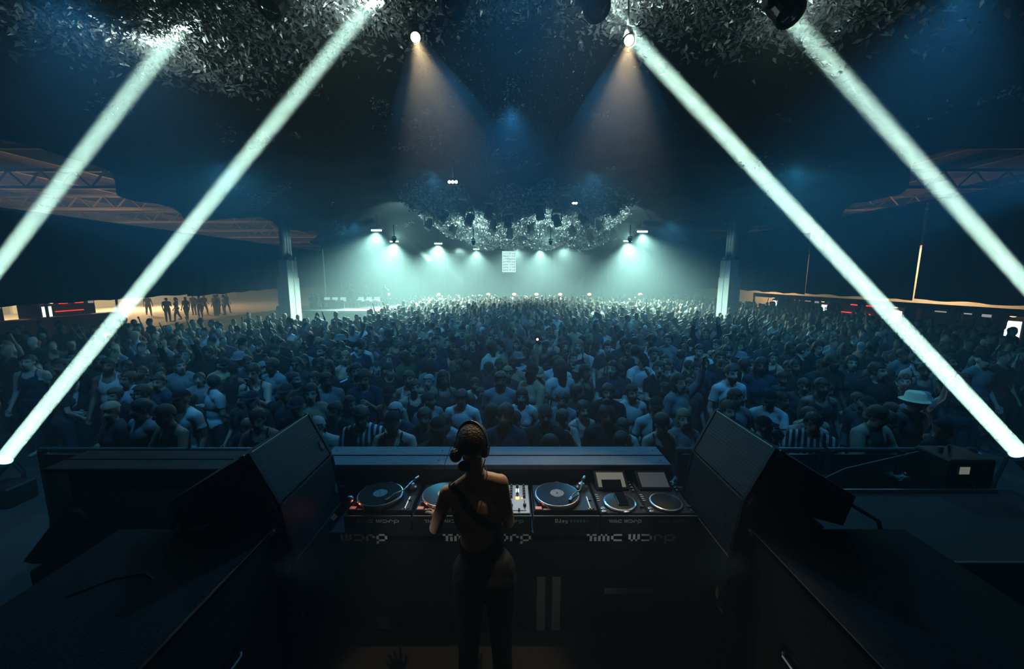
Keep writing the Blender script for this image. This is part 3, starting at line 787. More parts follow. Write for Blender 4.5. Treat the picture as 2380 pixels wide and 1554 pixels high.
def turntable(cx, lab, label_m, arm_out=0.0):
    tray(cx, 0.455, 'black tray under the ' + ('left turntable' if cx < -0.6 else 'turntable the DJ touches' if cx < 0 else 'turntable right of the mixer'), text=cx < 0.2)
    t = thing('turntable', lab, 'turntable', (cx, 2.645, TZ + 0.04), group='turntables on the booth')
    MB().box((0, 0, 0.06), (0.445, 0.345, 0.11), bev=0.008).build('plinth', M_gear, t)
    P = (-0.045, -0.005, 0.115)
    pl = MB().lathe([(0.155, 0), (0.166, 0.004), (0.166, 0.024), (0.160, 0.03), (0.150, 0.031)], 48, P).build('platter', M_plat, t)
    dots = MB()
    for k in range(90):
        a = 2 * PI * k / 90
        dots.box((P[0] + 0.1665 * math.cos(a), P[1] + 0.1665 * math.sin(a), P[2] + 0.012), (0.003, 0.006, 0.007), rot=(0, 0, a))
    dots.build('strobe_dots', M_gear, pl)['kind'] = 'stuff'
    rc = MB().lathe([(0.1525, 0.0), (0.153, 0.002), (0.05, 0.0028), (0.01, 0.003)], 48, (P[0], P[1], P[2] + 0.031)).build('record', M_vinyl, t, smooth=False)
    MB().lathe([(0.05, 0), (0.05, 0.0008)], 32, (P[0], P[1], P[2] + 0.034)).build('record_label', label_m, rc)
    MB().cyl((P[0], P[1], P[2] + 0.03), (P[0], P[1], P[2] + 0.05), 0.0035, n=8).build('spindle', M_chrome, t)
    A = Vector((0.155, 0.115, 0.115))
    MB().lathe([(0.042, 0), (0.042, 0.02), (0.03, 0.03), (0.022, 0.045), (0.012, 0.05)], 20, A).build('tonearm_base', M_plat, t)
    H = Vector((0.055 + arm_out, -0.075, 0.165)); B = A + Vector((0, 0, 0.055))
    mid = B.lerp(H, 0.6) + Vector((0.028, 0.0, 0))
    arm = MB().tube([B + (B - H).normalized() * 0.05, B, B.lerp(mid, 0.5) + Vector((0.006, 0, 0.004)), mid, H + Vector((0.012, 0.03, 0.0)), H], 0.005, 8).build('tonearm', M_chrome, t, smooth=True)
    MB().cyl(B + (B - H).normalized() * 0.035, B + (B - H).normalized() * 0.075, 0.015, n=14).build('counterweight', M_chrome, arm)
    MB().box(H + Vector((-0.012, -0.018, -0.006)), (0.018, 0.05, 0.01), rot=(0, 0, -0.5)).build('headshell', M_chrome, arm)
    MB().box((0.185, -0.07, 0.117), (0.03, 0.16, 0.004)).build('pitch_slot', M_black, t)
    MB().box((0.185, -0.055, 0.122), (0.022, 0.012, 0.012)).build('pitch_knob', M_gear, t)
    mk = MB()
    for k in range(12): mk.box((0.172, -0.14 + k * 0.012, 0.1195), (0.008, 0.0035, 0.001))
    mk.build('pitch_marks', M_ledw, t)['kind'] = 'stuff'
    MB().box((-0.19, -0.145, 0.118), (0.045, 0.035, 0.008), bev=0.002).build('start_button', M_btn, t)
    MB().box((-0.13, -0.158, 0.117), (0.05, 0.012, 0.004)).build('speed_button', M_btn, t)
    MB().cyl((-0.182, -0.108, 0.115), (-0.182, -0.108, 0.145), 0.014, 0.012, 12).build('strobe_tower', M_gear, t)
    MB().box((-0.172, -0.104, 0.135), (0.012, 0.016, 0.014), rot=(0, 0, 0.5)).build('strobe_window', M_strobe, t)
    MB().cyl((0.02, -0.155, 0.115), (0.02, -0.155, 0.14), 0.006, n=8).build('target_light', M_chrome, t)
    for x in (0.12, 0.14): MB().cyl((x + 0.04, -0.155, 0.117), (x + 0.04, -0.155, 0.121), 0.006, n=8).build('pitch_button', M_btn, t)
    MB().cyl((-0.045 + 0.02, 0.16, 0.115), (-0.045 + 0.02, 0.16, 0.135), 0.02, n=16).build('adapter_disc', M_plat, t)
    l = bpy.data.lights.new('strobe_glow', 'POINT'); l.energy = 0.05; l.color = (1, 0.12, 0.03); l.shadow_soft_size = 0.008
    o = bpy.data.objects.new('strobe_glow', l); o.location = (cx - 0.188, 2.645 - 0.13, TZ + 0.04 + 0.155); C.objects.link(o)
    return t
turntable(-0.92, 'turntable at the left with a printed record label, beside the microphone', M_labelp)
turntable(-0.45, 'turntable under the DJ\'s hand with a plain white record label', M_labelw, 0.06)
turntable(0.375, 'turntable right of the mixer with a silver record label', M_labelp)
# print on the tray of the right turntable
t3 = [o for o in C.objects if o.name.startswith('gear_tray')][-1]
DJL = {'D': [(0, .22, 0, 1), (.2, .6, .8, 1), (.2, .6, 0, .2), (.5, .72, .15, .85)], 'J': [(.4, .62, 0, 1), (0, .45, 0, .2), (0, .2, 0, .35)],
       'a': [(.1, .6, .5, .66), (.42, .6, 0, .6), (.05, .5, 0, .14), (.05, .2, 0, .38), (.1, .5, .26, .38)], 'y': [(0, .18, .25, .66), (.42, .6, -.3, .66), (.1, .5, .1, .25), (.05, .5, -.3, -.16)]}
for k, c in enumerate('DJay'):
    b_ = MB()
    for x0, x1, z0, z1 in DJL[c]:
        b_.box((-0.08 + k * 0.023 + (x0 + x1) / 2 * 0.026, -0.2122, 0.094 + (z0 + z1) / 2 * 0.026), ((x1 - x0) * 0.026, 0.002, (z1 - z0) * 0.026))
    b_.build('letter', M_logo, t3)
M_bluep = mat('blue_print', (0.06, 0.16, 0.24), 0.7)
for k in range(6):
    MB().box((0.03 + k * 0.022, -0.2122, 0.105), (0.014, 0.002, 0.022 if k < 5 else 0.006)).build('print_mark', M_bluep, t3)

# mixer
tray(-0.035, 0.34, 'black tray under the white mixer')
t = thing('dj_mixer', 'pale grey mixer with faders and lit meters beside the DJ', 'mixer', (-0.035, 2.645, TZ + 0.04))
MB().box((0, 0, 0.05), (0.32, 0.37, 0.10), bev=0.006).build('body', M_gear, t)
MB().box((0, 0, 0.102), (0.318, 0.366, 0.006), bev=0.002).build('faceplate', M_mixer, t)
for x in (-0.12, -0.075, -0.025, 0.03, 0.075, 0.125):
    for j in range(5):
        if abs(x - 0.075) < 0.01 and j in (1, 2): continue
        kb = MB().cyl((x, 0.15 - j * 0.035, 0.105), (x, 0.15 - j * 0.035, 0.125), 0.010, 0.008, 12).build('knob', M_knob, t)
        MB().box((x, 0.156 - j * 0.035, 0.1255), (0.002, 0.008, 0.001)).build('pointer', M_btn, kb)
for x in (0.067, 0.084):
    MB().box((x, 0.10, 0.106), (0.007, 0.055, 0.003)).build('level_meter', M_ledw, t)
for x in (-0.10, -0.03, 0.03, 0.125):
    MB().box((x, -0.085, 0.1055), (0.008, 0.11, 0.002)).build('fader_slot', M_black, t)
    MB().box((x, -0.07 - (0.03 if x > 0 else 0), 0.114), (0.022, 0.016, 0.018), bev=0.003).build('fader_cap', M_knob, t)
MB().box((-0.01, -0.09, 0.106), (0.007, 0.05, 0.003)).build('level_meter', M_ledw, t)
MB().lathe([(0.014, 0), (0.014, 0.01), (0.010, 0.012)], 16, (0.075, -0.005, 0.105)).build('cue_ring', M_ledo, t)
MB().cyl((0.108, -0.005, 0.105), (0.108, -0.005, 0.11), 0.005, n=10).build('cue_lamp', M_ledo, t)
MB().box((0.085, -0.155, 0.1055), (0.10, 0.008, 0.002)).build('crossfader_slot', M_black, t)
MB().box((0.085, -0.155, 0.112), (0.014, 0.022, 0.016), bev=0.003).build('crossfader_cap', M_knob, t)

# media players
M_screen = emat('player_screen', (0.55, 0.55, 0.42), 0.22)
M_screen2 = emat('player_screen_dim', (0.30, 0.36, 0.42), 0.12)
M_jog = mat('jog_top', (0.015, 0.016, 0.018), 0.25, 0.2)
def player(cx, lab, scr):
    tray(cx, 0.331, 'black tray under the player ' + ('showing the lit screen' if cx < 1 else 'next to the right speaker stack'))
    t = thing('media_player', lab, 'media player', (cx, 2.665, TZ + 0.04), group='media players on the booth')
    MB().box((0, 0, 0.055), (0.33, 0.42, 0.10), bev=0.008).build('body', M_gear, t)
    jr = MB().lathe([(0.112, 0), (0.118, 0.006), (0.114, 0.014), (0.104, 0.017)], 40, (0, -0.085, 0.105)).build('jog_ring', M_plat, t)
    MB().lathe([(0.103, 0.0), (0.103, 0.016), (0.02, 0.02), (0.005, 0.02)], 40, (0, -0.085, 0.106)).build('jog_wheel', M_jog, t)
    b = MB().box((-0.005, 0.16, 0.145), (0.25, 0.17, 0.018), rot=(0.45, 0, 0), bev=0.004).build('screen_housing', M_gear, t)
    Mx = Euler((0.45, 0, 0)).to_matrix()
    MB().box(Vector((-0.005, 0.16, 0.145)) + Mx @ Vector((0, 0, 0.0098)), (0.21, 0.13, 0.002), rot=Mx).build('screen', scr, b)
    for k in range(4):
        MB().cyl((0.145, 0.19 - k * 0.04, 0.105), (0.145, 0.19 - k * 0.04, 0.118), 0.009, n=10).build('knob', M_plat, t)
    for y in (-0.15, -0.185):
        MB().lathe([(0.017, 0), (0.017, 0.005), (0.013, 0.007)], 16, (-0.135, y, 0.105)).build('play_button', M_plat, t)
    for k in range(4): MB().box((-0.145, 0.02 - k * 0.025, 0.107), (0.02, 0.012, 0.005)).build('cue_button', M_btn, t)
    MB().box((0.142, -0.12, 0.106), (0.012, 0.13, 0.003)).build('tempo_slot', M_black, t)
    MB().box((0.142, -0.14, 0.112), (0.024, 0.012, 0.012)).build('tempo_knob', M_knob, t)
    return t
player(0.774, 'media player with a lit screen and a phone on its jog wheel', M_screen)
player(1.106, 'media player with a dim screen beside the right speaker stack', M_screen2)
M_phone = mat('phone_glass', (0.01, 0.011, 0.013), 0.06)
z = TZ + 0.04 + 0.128
t = thing('smartphone', 'dark smartphone lying on the jog wheel', 'phone', (0.79, 2.60, z))
MB().box((0, 0, 0.004), (0.075, 0.15, 0.008), bev=0.003).build('shell', M_plat, t)
MB().box((0, 0, 0.0085), (0.07, 0.144, 0.001)).build('glass', M_phone, t)
t = thing('smartphone', 'black smartphone leaning across the lower edge of the lit player screen', 'phone', (0.765, 2.775, TZ + 0.18), (0.5, 0, 0))
MB().box((0, 0, 0.006), (0.15, 0.075, 0.009), bev=0.003).build('shell', M_phone, t)
MB().box((0, 0.036, 0.011), (0.145, 0.005, 0.002)).build('edge_strip', M_labelw, t)  # pale strip paints the light along the phone's upper edge
# microphone on the left
a, b = Vector((-1.14, 2.53, TZ + 0.205)), Vector((-1.235, 2.40, TZ + 0.115))
d = (b - a).normalized()
t = thing('microphone', 'black handheld microphone with silver grille left of the turntables', 'microphone', a)
MB().ell((0, 0, 0), (0.026, 0.026, 0.026), nu=16, nv=10).build('grille_ball', M_steel, t, smooth=True)
MB().cyl(d * 0.015, d * 0.125, 0.021, 0.013, 16).build('handle', M_gear, t, smooth=False)
MB().cyl(d * 0.125, d * 0.16, 0.016, 0.016, 16).build('end_cap', M_btn, t)
MB().tube([d * 0.15, d * 0.19 + Vector((0, 0, -0.03)), d * 0.17 + Vector((-0.01, -0.03, -0.12)), Vector((-0.09, -0.155, -0.4)), Vector((-0.1, -0.16, -0.84))], 0.004, 6).build('cable', M_black, t)
pts = []
a, b = at_y(752, 1106, 2.80), at_y(802, 1132, 2.74)
for k in range(121):
    s = k / 120; p_ = a.lerp(b, s) + Vector((0, 0, -0.03 * math.sin(PI * s)))
    pts.append(p_ + Vector((0, math.cos(k * 0.9) * 0.010, math.sin(k * 0.9) * 0.010)))
t = MB().tube(pts, 0.0035, 6).build('coiled_cable', mat('cable_black', (0.03, 0.03, 0.032), 0.25), smooth=True)
tag(t, 'black coiled cable hanging behind the left turntable', 'cable')

# tape and marks on the stage floor
def strip(u0, v0, u1, v1, lab, m=M_tape):
    a = at_y(u0, v0, 2.428); b = at_y(u1, v1, 2.428)
    tag(MB().box(((a.x + b.x) / 2, 2.4285, (a.z + b.z) / 2), (abs(a.x - b.x), 0.002, abs(a.z - b.z))).build('tape_strip', m), lab, 'tape', 'tape on the booth front')
strip(1248, 1340, 1266, 1464, 'long grey tape strip on the booth front, left of the parallel pair')
strip(1284, 1340, 1301, 1464, 'long grey tape strip on the booth front, right of the parallel pair')
strip(875, 1434, 906, 1460, 'small square of grey tape on the booth front left of the DJ')
strip(1405, 1366, 1518, 1380, 'crosswise tape strip on the booth front under the right players')

# right platform, small powered case, barrier
M_plat2 = mat('platform_carpet', (0.085, 0.10, 0.11), 0.9, var=0.2, vscale=12, bump=0.3, bscale=90)
t = thing('side_platform', 'grey carpeted platform right of the speaker stack', 'platform', (3.42, 2.93, 0))
MB().box((0, 0, 0.62), (2.2, 0.84, 1.0), bev=0.01).build('body', M_stage, t)
MB().box((0, 0, 1.13), (2.24, 0.88, 0.03)).build('carpet_top', M_plat2, t)
MB().box((0, -0.45, 1.12), (2.26, 0.02, 0.06)).build('front_edge', M_steel, t)
MB().box((0, 0.45, 1.15), (2.26, 0.02, 0.06)).build('rear_edge', M_steel, t)
for x in (-1, 1):
    for y in (-0.35, 0.35): MB().box((x, y, 0.06), (0.08, 0.08, 0.12)).build('foot', M_steel, t)
q = at_y(2200, 1150, 3.6)
t = thing('power_case', 'small black rack box with a pale label behind the right platform', 'case', (q.x, 3.6, 0))
MB().box((0, 0, 0.72), (0.44, 0.34, 1.44), bev=0.015).build('body', M_case, t)
MB().box((-0.08, -0.175, 1.34), (0.09, 0.006, 0.07)).build('label_plate', mat('glowing_label', (0.7, 0.72, 0.6), 0.7, emit=(0.7, 0.75, 0.6), estr=0.2), t)  # plate given a weak glow of its own to look lit
MB().box((0.12, -0.175, 1.37), (0.06, 0.006, 0.015)).build('label_strip', M_logo, t)
MB().tube([(-0.05, -0.18, 1.25), (0.0, -0.2, 1.2), (0.06, -0.19, 1.1)], 0.006, 6).build('cable', M_steel, t)
MB().cyl((-0.14, 0, 1.44), (-0.14, 0, 1.5), 0.02, n=8).build('connector', M_steel, t); MB().cyl((-0.05, 0, 1.44), (-0.06, 0, 1.52), 0.012, n=8).build('connector', M_chrome, t)
t = tag(MB().tube([(2.75, 3.42, 1.16), (3.3, 3.6, 1.27), (q.x - 0.24, 3.7, 1.40)], 0.008, 8).build('guy_rope', M_steel), 'thin cable rising from the right platform to the rack box', 'cable')

M_barr = mat('barrier_steel', (0.16, 0.19, 0.21), 0.45, 0.7)
def barrier(x0, x1, y, lab):
    t = thing('crowd_barrier', lab, 'barrier', ((x0 + x1) / 2, y, 0), group='crowd barriers before the stage')
    w = x1 - x0
    MB().cyl((-w / 2, 0, 1.32), (w / 2, 0, 1.32), 0.025, n=10).build('top_rail', M_barr, t)
    MB().box((0, 0.0, 0.7), (w, 0.02, 1.14)).build('panel', M_barr, t)
    for s in (-1, 0, 1):
        MB().box((s * (w / 2 - 0.03), -0.01, 0.66), (0.05, 0.05, 1.32)).build('post', M_barr, t)
        MB().tube([(s * (w / 2 - 0.03), -0.02, 0.6), (s * (w / 2 - 0.03), -0.10, 0.02)], 0.02, 6).build('brace', M_barr, t)
    return t
for k, lab in enumerate(('steel crowd barrier beside the right speaker stack', 'steel crowd barrier behind the right platform')):
    barrier(1.75 + k * 1.62, 1.75 + k * 1.62 + 1.58, 3.92, lab)
for k, lab in enumerate(('steel crowd barrier behind the left speaker stack', 'steel crowd barrier left of the left speaker stack')):
    barrier(-1.85 - k * 1.62 - 1.58, -1.85 - k * 1.62, 3.92, lab)

# ------------------------------------------------------------------ speaker stacks
def grille_mat():
    m = bpy.data.materials.new('speaker_grille'); m.use_nodes = True
    n = m.node_tree.nodes; L = m.node_tree.links; b = n['Principled BSDF']
    b.inputs['Base Color'].default_value = (0.05, 0.055, 0.06, 1); b.inputs['Roughness'].default_value = 0.45; b.inputs['Metallic'].default_value = 0.4
    tc = n.new('ShaderNodeTexCoord'); vo = n.new('ShaderNodeTexVoronoi'); vo.inputs['Scale'].default_value = 110; vo.inputs['Randomness'].default_value = 0.0
    L.new(tc.outputs['Object'], vo.inputs['Vector'])
    mr = n.new('ShaderNodeMapRange'); mr.inputs['From Min'].default_value = 0.25; mr.inputs['From Max'].default_value = 0.45
    L.new(vo.outputs['Distance'], mr.inputs['Value'])
    mx = n.new('ShaderNodeMix'); mx.data_type = 'RGBA'
    mx.inputs[6].default_value = (0.004, 0.004, 0.005, 1); mx.inputs[7].default_value = (0.022, 0.026, 0.032, 1)
    L.new(mr.outputs[0], mx.inputs[0]); L.new(mx.outputs[2], b.inputs['Base Color'])
    bp = n.new('ShaderNodeBump'); bp.inputs['Strength'].default_value = 0.6; bp.inputs['Distance'].default_value = 0.003
    L.new(mr.outputs[0], bp.inputs['Height']); L.new(bp.outputs[0], b.inputs['Normal'])
    return m
M_grille = grille_mat()
M_cab = mat('cabinet_paint', (0.013, 0.013, 0.014), 0.6, bump=0.3, bscale=150)
M_logoW = mat('white_badge', (0.42, 0.42, 0.40), 0.6)
M_rig = mat('rigging_steel', (0.30, 0.28, 0.24), 0.35, 0.9)
M_carpet = mat('sub_carpet', (0.012, 0.013, 0.013), 0.95, var=0.25, vscale=10, bump=0.4, bscale=120)
Y0, Y1 = 2.05, 2.71
def hand_badge(par, O, ex, ez, en, s):
    """raised hand emblem of curved fingers on the cabinet, one mesh per finger"""
    def curve(pts, w):
        b = MB()
        P = [O + ex * (p[0] * s) + ez * (p[1] * s) + en * 0.004 for p in pts]
        b.tube(P, w * s, 6); return b
    for k, (x, top) in enumerate(((-0.30, 0.55), (-0.12, 0.85), (0.06, 0.9), (0.24, 0.65))):
        pts = [(x, top), (x * 0.95, 0.1), (x * 0.9, -0.2), (x * 0.5 - 0.02, -0.45 + 0.08 * k), (x * 0.2, -0.62 + 0.12 * k)]
        curve(pts, 0.062).build('badge_finger', M_logoW, par)
    curve([(0.45, 0.2), (0.4, -0.15), (0.28, -0.45), (0.1, -0.68), (-0.1, -0.72)], 0.062).build('badge_thumb', M_logoW, par)

def element(sgn, prof, lab, badges):
    """cabinet with (x, z) profile front-bottom, front-top, back-top, back-bottom; x mirrored by sgn"""
    P = [(sgn * x, z) for x, z in prof]
    c = Vector((sum(p[0] for p in P) / 4, (Y0 + Y1) / 2, min(p[1] for p in P)))
    t = thing('line_array_speaker', lab, 'loudspeaker', c, group='loudspeakers facing the DJ')
    def W(x, y, z): return Vector((x, y, z)) - c
    fb, ft, bt, bb = P
    V = [W(p[0], y, p[1]) for y in (Y0, Y1) for p in P]
    MB().add(V, [(0, 1, 2, 3), (7, 6, 5, 4), (0, 4, 5, 1), (1, 5, 6, 2), (2, 6, 7, 3), (3, 7, 4, 0)]).build('cabinet', M_cab, t)
    up = Vector((ft[0] - fb[0], 0, ft[1] - fb[1])); h = up.length; up.normalize()
    en = Vector((-sgn * up.z, 0, sgn * up.x)); en = en if en.x * sgn < 0 else -en
    ey = Vector((0, 1, 0))
    O = W(fb[0], (Y0 + Y1) / 2, fb[1]) + up * h / 2
    Rm = Matrix((ey, up, en)).transposed()
    MB().box(O + en * 0.006, (Y1 - Y0 - 0.05, h - 0.012, 0.012), rot=Rm).build('grille', M_grille, t)
    for s in (-1, 1):
        MB().box(O + ey * s * ((Y1 - Y0) / 2 - 0.012) + en * 0.008, (0.022, h, 0.018), rot=Rm).build('side_rail', M_blackmetal, t)
    MB().box(O + up * (h / 2 - 0.004) + en * 0.010, (Y1 - Y0 - 0.05, 0.006, 0.01), rot=Rm).build('edge_strip', M_rig, t)
    for s in (-1, 1):
        for k in (-1, 1):
            q = O + ey * s * ((Y1 - Y0) / 2 + 0.008) + up * k * (h / 2 - 0.02) - en * 0.02
            MB().box(q, (0.014, 0.05, 0.03), rot=Rm).build('rigging_link', M_rig, t)
            MB().cyl(q - ey * 0.012, q + ey * 0.012, 0.008, n=8).build('rigging_pin', M_chrome, t)
    for ky, kz in badges:
        hand_badge(t, O + ey * ky * (Y1 - Y0) / 2 + up * kz * h / 2 + en * 0.013, ey * sgn * 1.0, up, en, 0.045)
    return t
def stack(sgn, dz, side, badges):
    Q = [(1.345, 1.88), (1.49, 2.189), (1.96, 1.904), (1.91, 1.725)]
    E = [Q, [(1.29, 1.518), (1.343, 1.875), (1.80, 1.72), (1.76, 1.56)], [(1.29, 1.135), (1.29, 1.513), (1.76, 1.555), (1.76, 1.175)], [(1.29, 0.66), (1.29, 1.13), (1.76, 1.17), (1.76, 0.66)]]
    nm = ['top loudspeaker tilted up', 'second loudspeaker from the top', 'third loudspeaker from the top', 'bottom loudspeaker']
    for k, (p, n_) in enumerate(zip(E, nm)):
        p = [(x, z + dz * (1 if k < 3 else 0) - (0 if not (k == 3 and i in (1, 2)) else -dz)) for i, (x, z) in enumerate(p)]
        element(sgn, p, f'black {n_} of the {side} stack', badges.get(k, []))
stack(1, 0.0, 'right', {2: [(-0.72, -0.62)]})
stack(-1, -0.03, 'left', {0: [(0.80, -0.45)], 1: [(0.82, -0.35)], 2: [(0.82, -0.5)]})

for sgn, side in ((1, 'right'), (-1, 'left')):
    t = thing('subwoofer_case', f'large carpet-topped black case beside the {side} speaker stack', 'case', (sgn * 1.80, 1.60, 0))
    zt = 1.72
    MB().box((0, 0, (zt + SZ) / 2), (0.86, 0.84, zt - SZ - 0.02), bev=0.012).build('body', M_cab, t)
    MB().box((0, 0, zt - 0.01), (0.88, 0.86, 0.022), bev=0.006).build('carpet_top', M_carpet, t)
    MB().box((-sgn * 0.436, 0, zt - 0.008), (0.014, 0.86, 0.03), bev=0.004).build('edge_rail', M_blackmetal, t)
    for y in (-0.42, 0.42):
        MB().box((-sgn * 0.43, y, zt - 0.012), (0.05, 0.05, 0.045), bev=0.012).build('corner_cap', M_rig, t)
    MB().box((-sgn * 0.44, 0.0, 1.3), (0.012, 0.2, 0.1)).build('handle_plate', M_blackmetal, t)
    MB().tube([(-sgn * 0.455, -0.07, 1.3), (-sgn * 0.47, -0.05, 1.3), (-sgn * 0.47, 0.05, 1.3), (-sgn * 0.455, 0.07, 1.3)], 0.008, 6).build('handle', M_rig, t)
    if sgn < 0:
        MB().tube([(-0.2, -0.05, zt + 0.004), (-0.1, 0.05, zt + 0.004), (0.02, 0.09, zt + 0.004), (0.1, 0.05, zt + 0.004), (0.08, 0.0, zt + 0.004)], 0.004, 5).build('loose_cord', M_black, t)
tag(MB().tube([(1.93, 2.3, 1.83), (2.05, 2.22, 1.78), (2.16, 2.1, 1.72), (2.3, 2.06, 1.3)], 0.012, 8).build('speaker_cable', M_black), 'thick black cable leaving the back of the top right loudspeaker', 'cable')
tag(MB().tube([(-1.93, 2.3, 1.80), (-2.05, 2.25, 1.74), (-2.3, 2.2, 1.3), (-2.4, 2.2, 0.66)], 0.012, 8).build('speaker_cable', M_black), 'black cable leaving the back of the top left loudspeaker', 'cable')

# ------------------------------------------------------------------ people
M_skin = mat('skin', (0.5, 0.35, 0.27), 0.5, objcol=True, attr='tint')
M_fab = mat('fabric', (0.1, 0.1, 0.1), 0.85, objcol=True, var=0.12, vscale=30, spec=0.2)
M_hair = mat('hair', (0.02, 0.015, 0.012), 0.45, objcol=True, bump=0.5, bscale=120)
M_stripe = bpy.data.materials.new('striped_fabric'); M_stripe.use_nodes = True
_n = M_stripe.node_tree.nodes; _L = M_stripe.node_tree.links
_tc = _n.new('ShaderNodeTexCoord'); _w = _n.new('ShaderNodeTexWave'); _w.inputs['Scale'].default_value = 5.5; _w.bands_direction = 'X'
_cr = _n.new('ShaderNodeValToRGB'); _cr.color_ramp.interpolation = 'CONSTANT'
_cr.color_ramp.elements[0].color = (0.03, 0.03, 0.035, 1); _cr.color_ramp.elements[1].position = 0.6; _cr.color_ramp.elements[1].color = (0.6, 0.6, 0.6, 1)
_L.new(_tc.outputs['Object'], _w.inputs['Vector']); _L.new(_w.outputs['Color'], _cr.inputs[0]); _L.new(_cr.outputs[0], _n['Principled BSDF'].inputs['Base Color'])
_n['Principled BSDF'].inputs['Roughness'].default_value = 0.9
M_leop = mat('speckled_fabric', (0.35, 0.36, 0.36), 0.8, var=1.0, vscale=45)
M_shade = mat('sunglass_lens', (0.008, 0.008, 0.01), 0.12)

def capsule(b, a, c, ra, rc, n=10):
    a, c = Vector(a), Vector(c); d = c - a; L_ = d.length
    M = (d if L_ > 1e-5 else Vector((0, 0, 1))).to_track_quat('Z', 'Y').to_matrix()
    prof = [(ra * math.cos(t), -ra * math.sin(t)) for t in (1.5, 1.1, 0.7, 0.3)] + [(ra, 0)] + [(rc, L_)] + [(rc * math.cos(t), L_ + rc * math.sin(t)) for t in (0.3, 0.7, 1.1, 1.5)]
    b.lathe(prof, n, a, M)

def seg_d(P, a, c, ra, rc):
    a = np.array(a); c = np.array(c); d = c - a; t = np.clip(((P - a) @ d) / max(d @ d, 1e-9), 0, 1)
    return np.linalg.norm(P - (a + t[:, None] * d), axis=1) - (ra + (rc - ra) * t), t

class Body:
    """a figure made of tapered limbs fused into one continuous skin by a voxel remesh"""
    def __init__(s): s.p = []
    def cap(s, tagn, a, c, ra, rc): s.p.append(('c', tagn, Vector(a), Vector(c), ra, rc, None))
    def ell(s, tagn, c, r, M=None): s.p.append(('e', tagn, Vector(c), Vector(r), 0, 0, M or Matrix.Identity(3)))
    def mesh(s, voxel, smooth=4, fac=0.5, dec=None):
        b = MB()
        for k, tg, a, c, ra, rc, M in s.p:
            if k == 'c': capsule(b, a, c, ra, rc, 12)
            else: b.ell(a, c, M, 14, 10)
        me = bpy.data.meshes.new('tmp'); me.from_pydata(b.v, [], b.f); me.update()
        bm = bmesh.new(); bm.from_mesh(me); bmesh.ops.recalc_face_normals(bm, faces=bm.faces[:]); bm.to_mesh(me); bm.free()
        o = bpy.data.objects.new('tmp', me); C.objects.link(o)
        r = o.modifiers.new('r', 'REMESH'); r.mode = 'VOXEL'; r.voxel_size = voxel; r.use_smooth_shade = True
        if smooth:
            sm = o.modifiers.new('s', 'SMOOTH'); sm.iterations = smooth; sm.factor = fac
        if dec:
            dm = o.modifiers.new('d', 'DECIMATE'); dm.ratio = dec
        dg = bpy.context.evaluated_depsgraph_get(); ev = o.evaluated_get(dg)
        m2 = bpy.data.meshes.new_from_object(ev)
        n = len(m2.vertices); P = np.empty(n * 3, np.float32); m2.vertices.foreach_get('co', P); P = P.reshape(-1, 3).astype(float)
        N = np.empty(n * 3, np.float32); m2.vertices.foreach_get('normal', N); N = N.reshape(-1, 3).astype(float)
        faces = [tuple(p.vertices) for p in m2.polygons]
        bpy.data.objects.remove(o, do_unlink=True); bpy.data.meshes.remove(me); bpy.data.meshes.remove(m2)
        best = np.full(n, 1e9); tagv = np.zeros(n, int); tv = np.zeros(n); names = []
        for k, tg, a, c, ra, rc, M in s.p:
            if tg not in names: names.append(tg)
            if k == 'c': d, t = seg_d(P, a, c, ra, rc)
            else:
                q = (P - np.array(a)) @ np.array(M); q = q / np.array(c); d = (np.linalg.norm(q, axis=1) - 1) * min(c); t = np.zeros(n)
            w = d < best; best[w] = d[w]; tagv[w] = names.index(tg); tv[w] = t[w]
        s.P, s.N, s.F, s.tag, s.t, s.names = P, N, faces, tagv, tv, names
        return s
    def is_(s, *tags): return np.isin(s.tag, [s.names.index(x) for x in tags if x in s.names])
    def shell(s, mask, off, name, wob=0.0, seed=0):
        """cloth grown off the skin where mask holds for every corner"""
        fs = [f for f in s.F if all(mask[i] for i in f)]
        use = sorted({i for f in fs for i in f}); mp = {i: k for k, i in enumerate(use)}
        o_ = np.full(len(use), off, float)
        if wob: o_ += wob * np.abs(vnoise(s.P[use, 0] * 9 + s.P[use, 1] * 7, s.P[use, 2] * 6, seed))
        if name == 'shirt': o_ += 0.012 * np.clip((1.04 - s.P[use, 2]) / .06, 0, 1)
        V = s.P[use] + s.N[use] * o_[:, None]
        me = bpy.data.meshes.new(name); me.from_pydata(V.tolist(), [], [tuple(mp[i] for i in f) for f in fs]); me.update(); me.shade_smooth()
        return me
    def skin(s, name, extra=None, tint=None):
        V = s.P.tolist(); Fc = list(s.F); T = np.ones((len(V), 3)) if tint is None else tint
        if extra:
            k = len(V); V = V + [tuple(p) for p in extra.v]; Fc = Fc + [tuple(i + k for i in f) for f in extra.f]
            T = np.concatenate([T, np.ones((len(extra.v), 3))])
        me = bpy.data.meshes.new(name); me.from_pydata(V, [], Fc); me.update(); me.shade_smooth()
        ca = me.color_attributes.new('tint', 'FLOAT_COLOR', 'POINT')
        ca.data.foreach_set('color', np.concatenate([T, np.ones((len(T), 1))], 1).astype(np.float32).ravel())
        return me

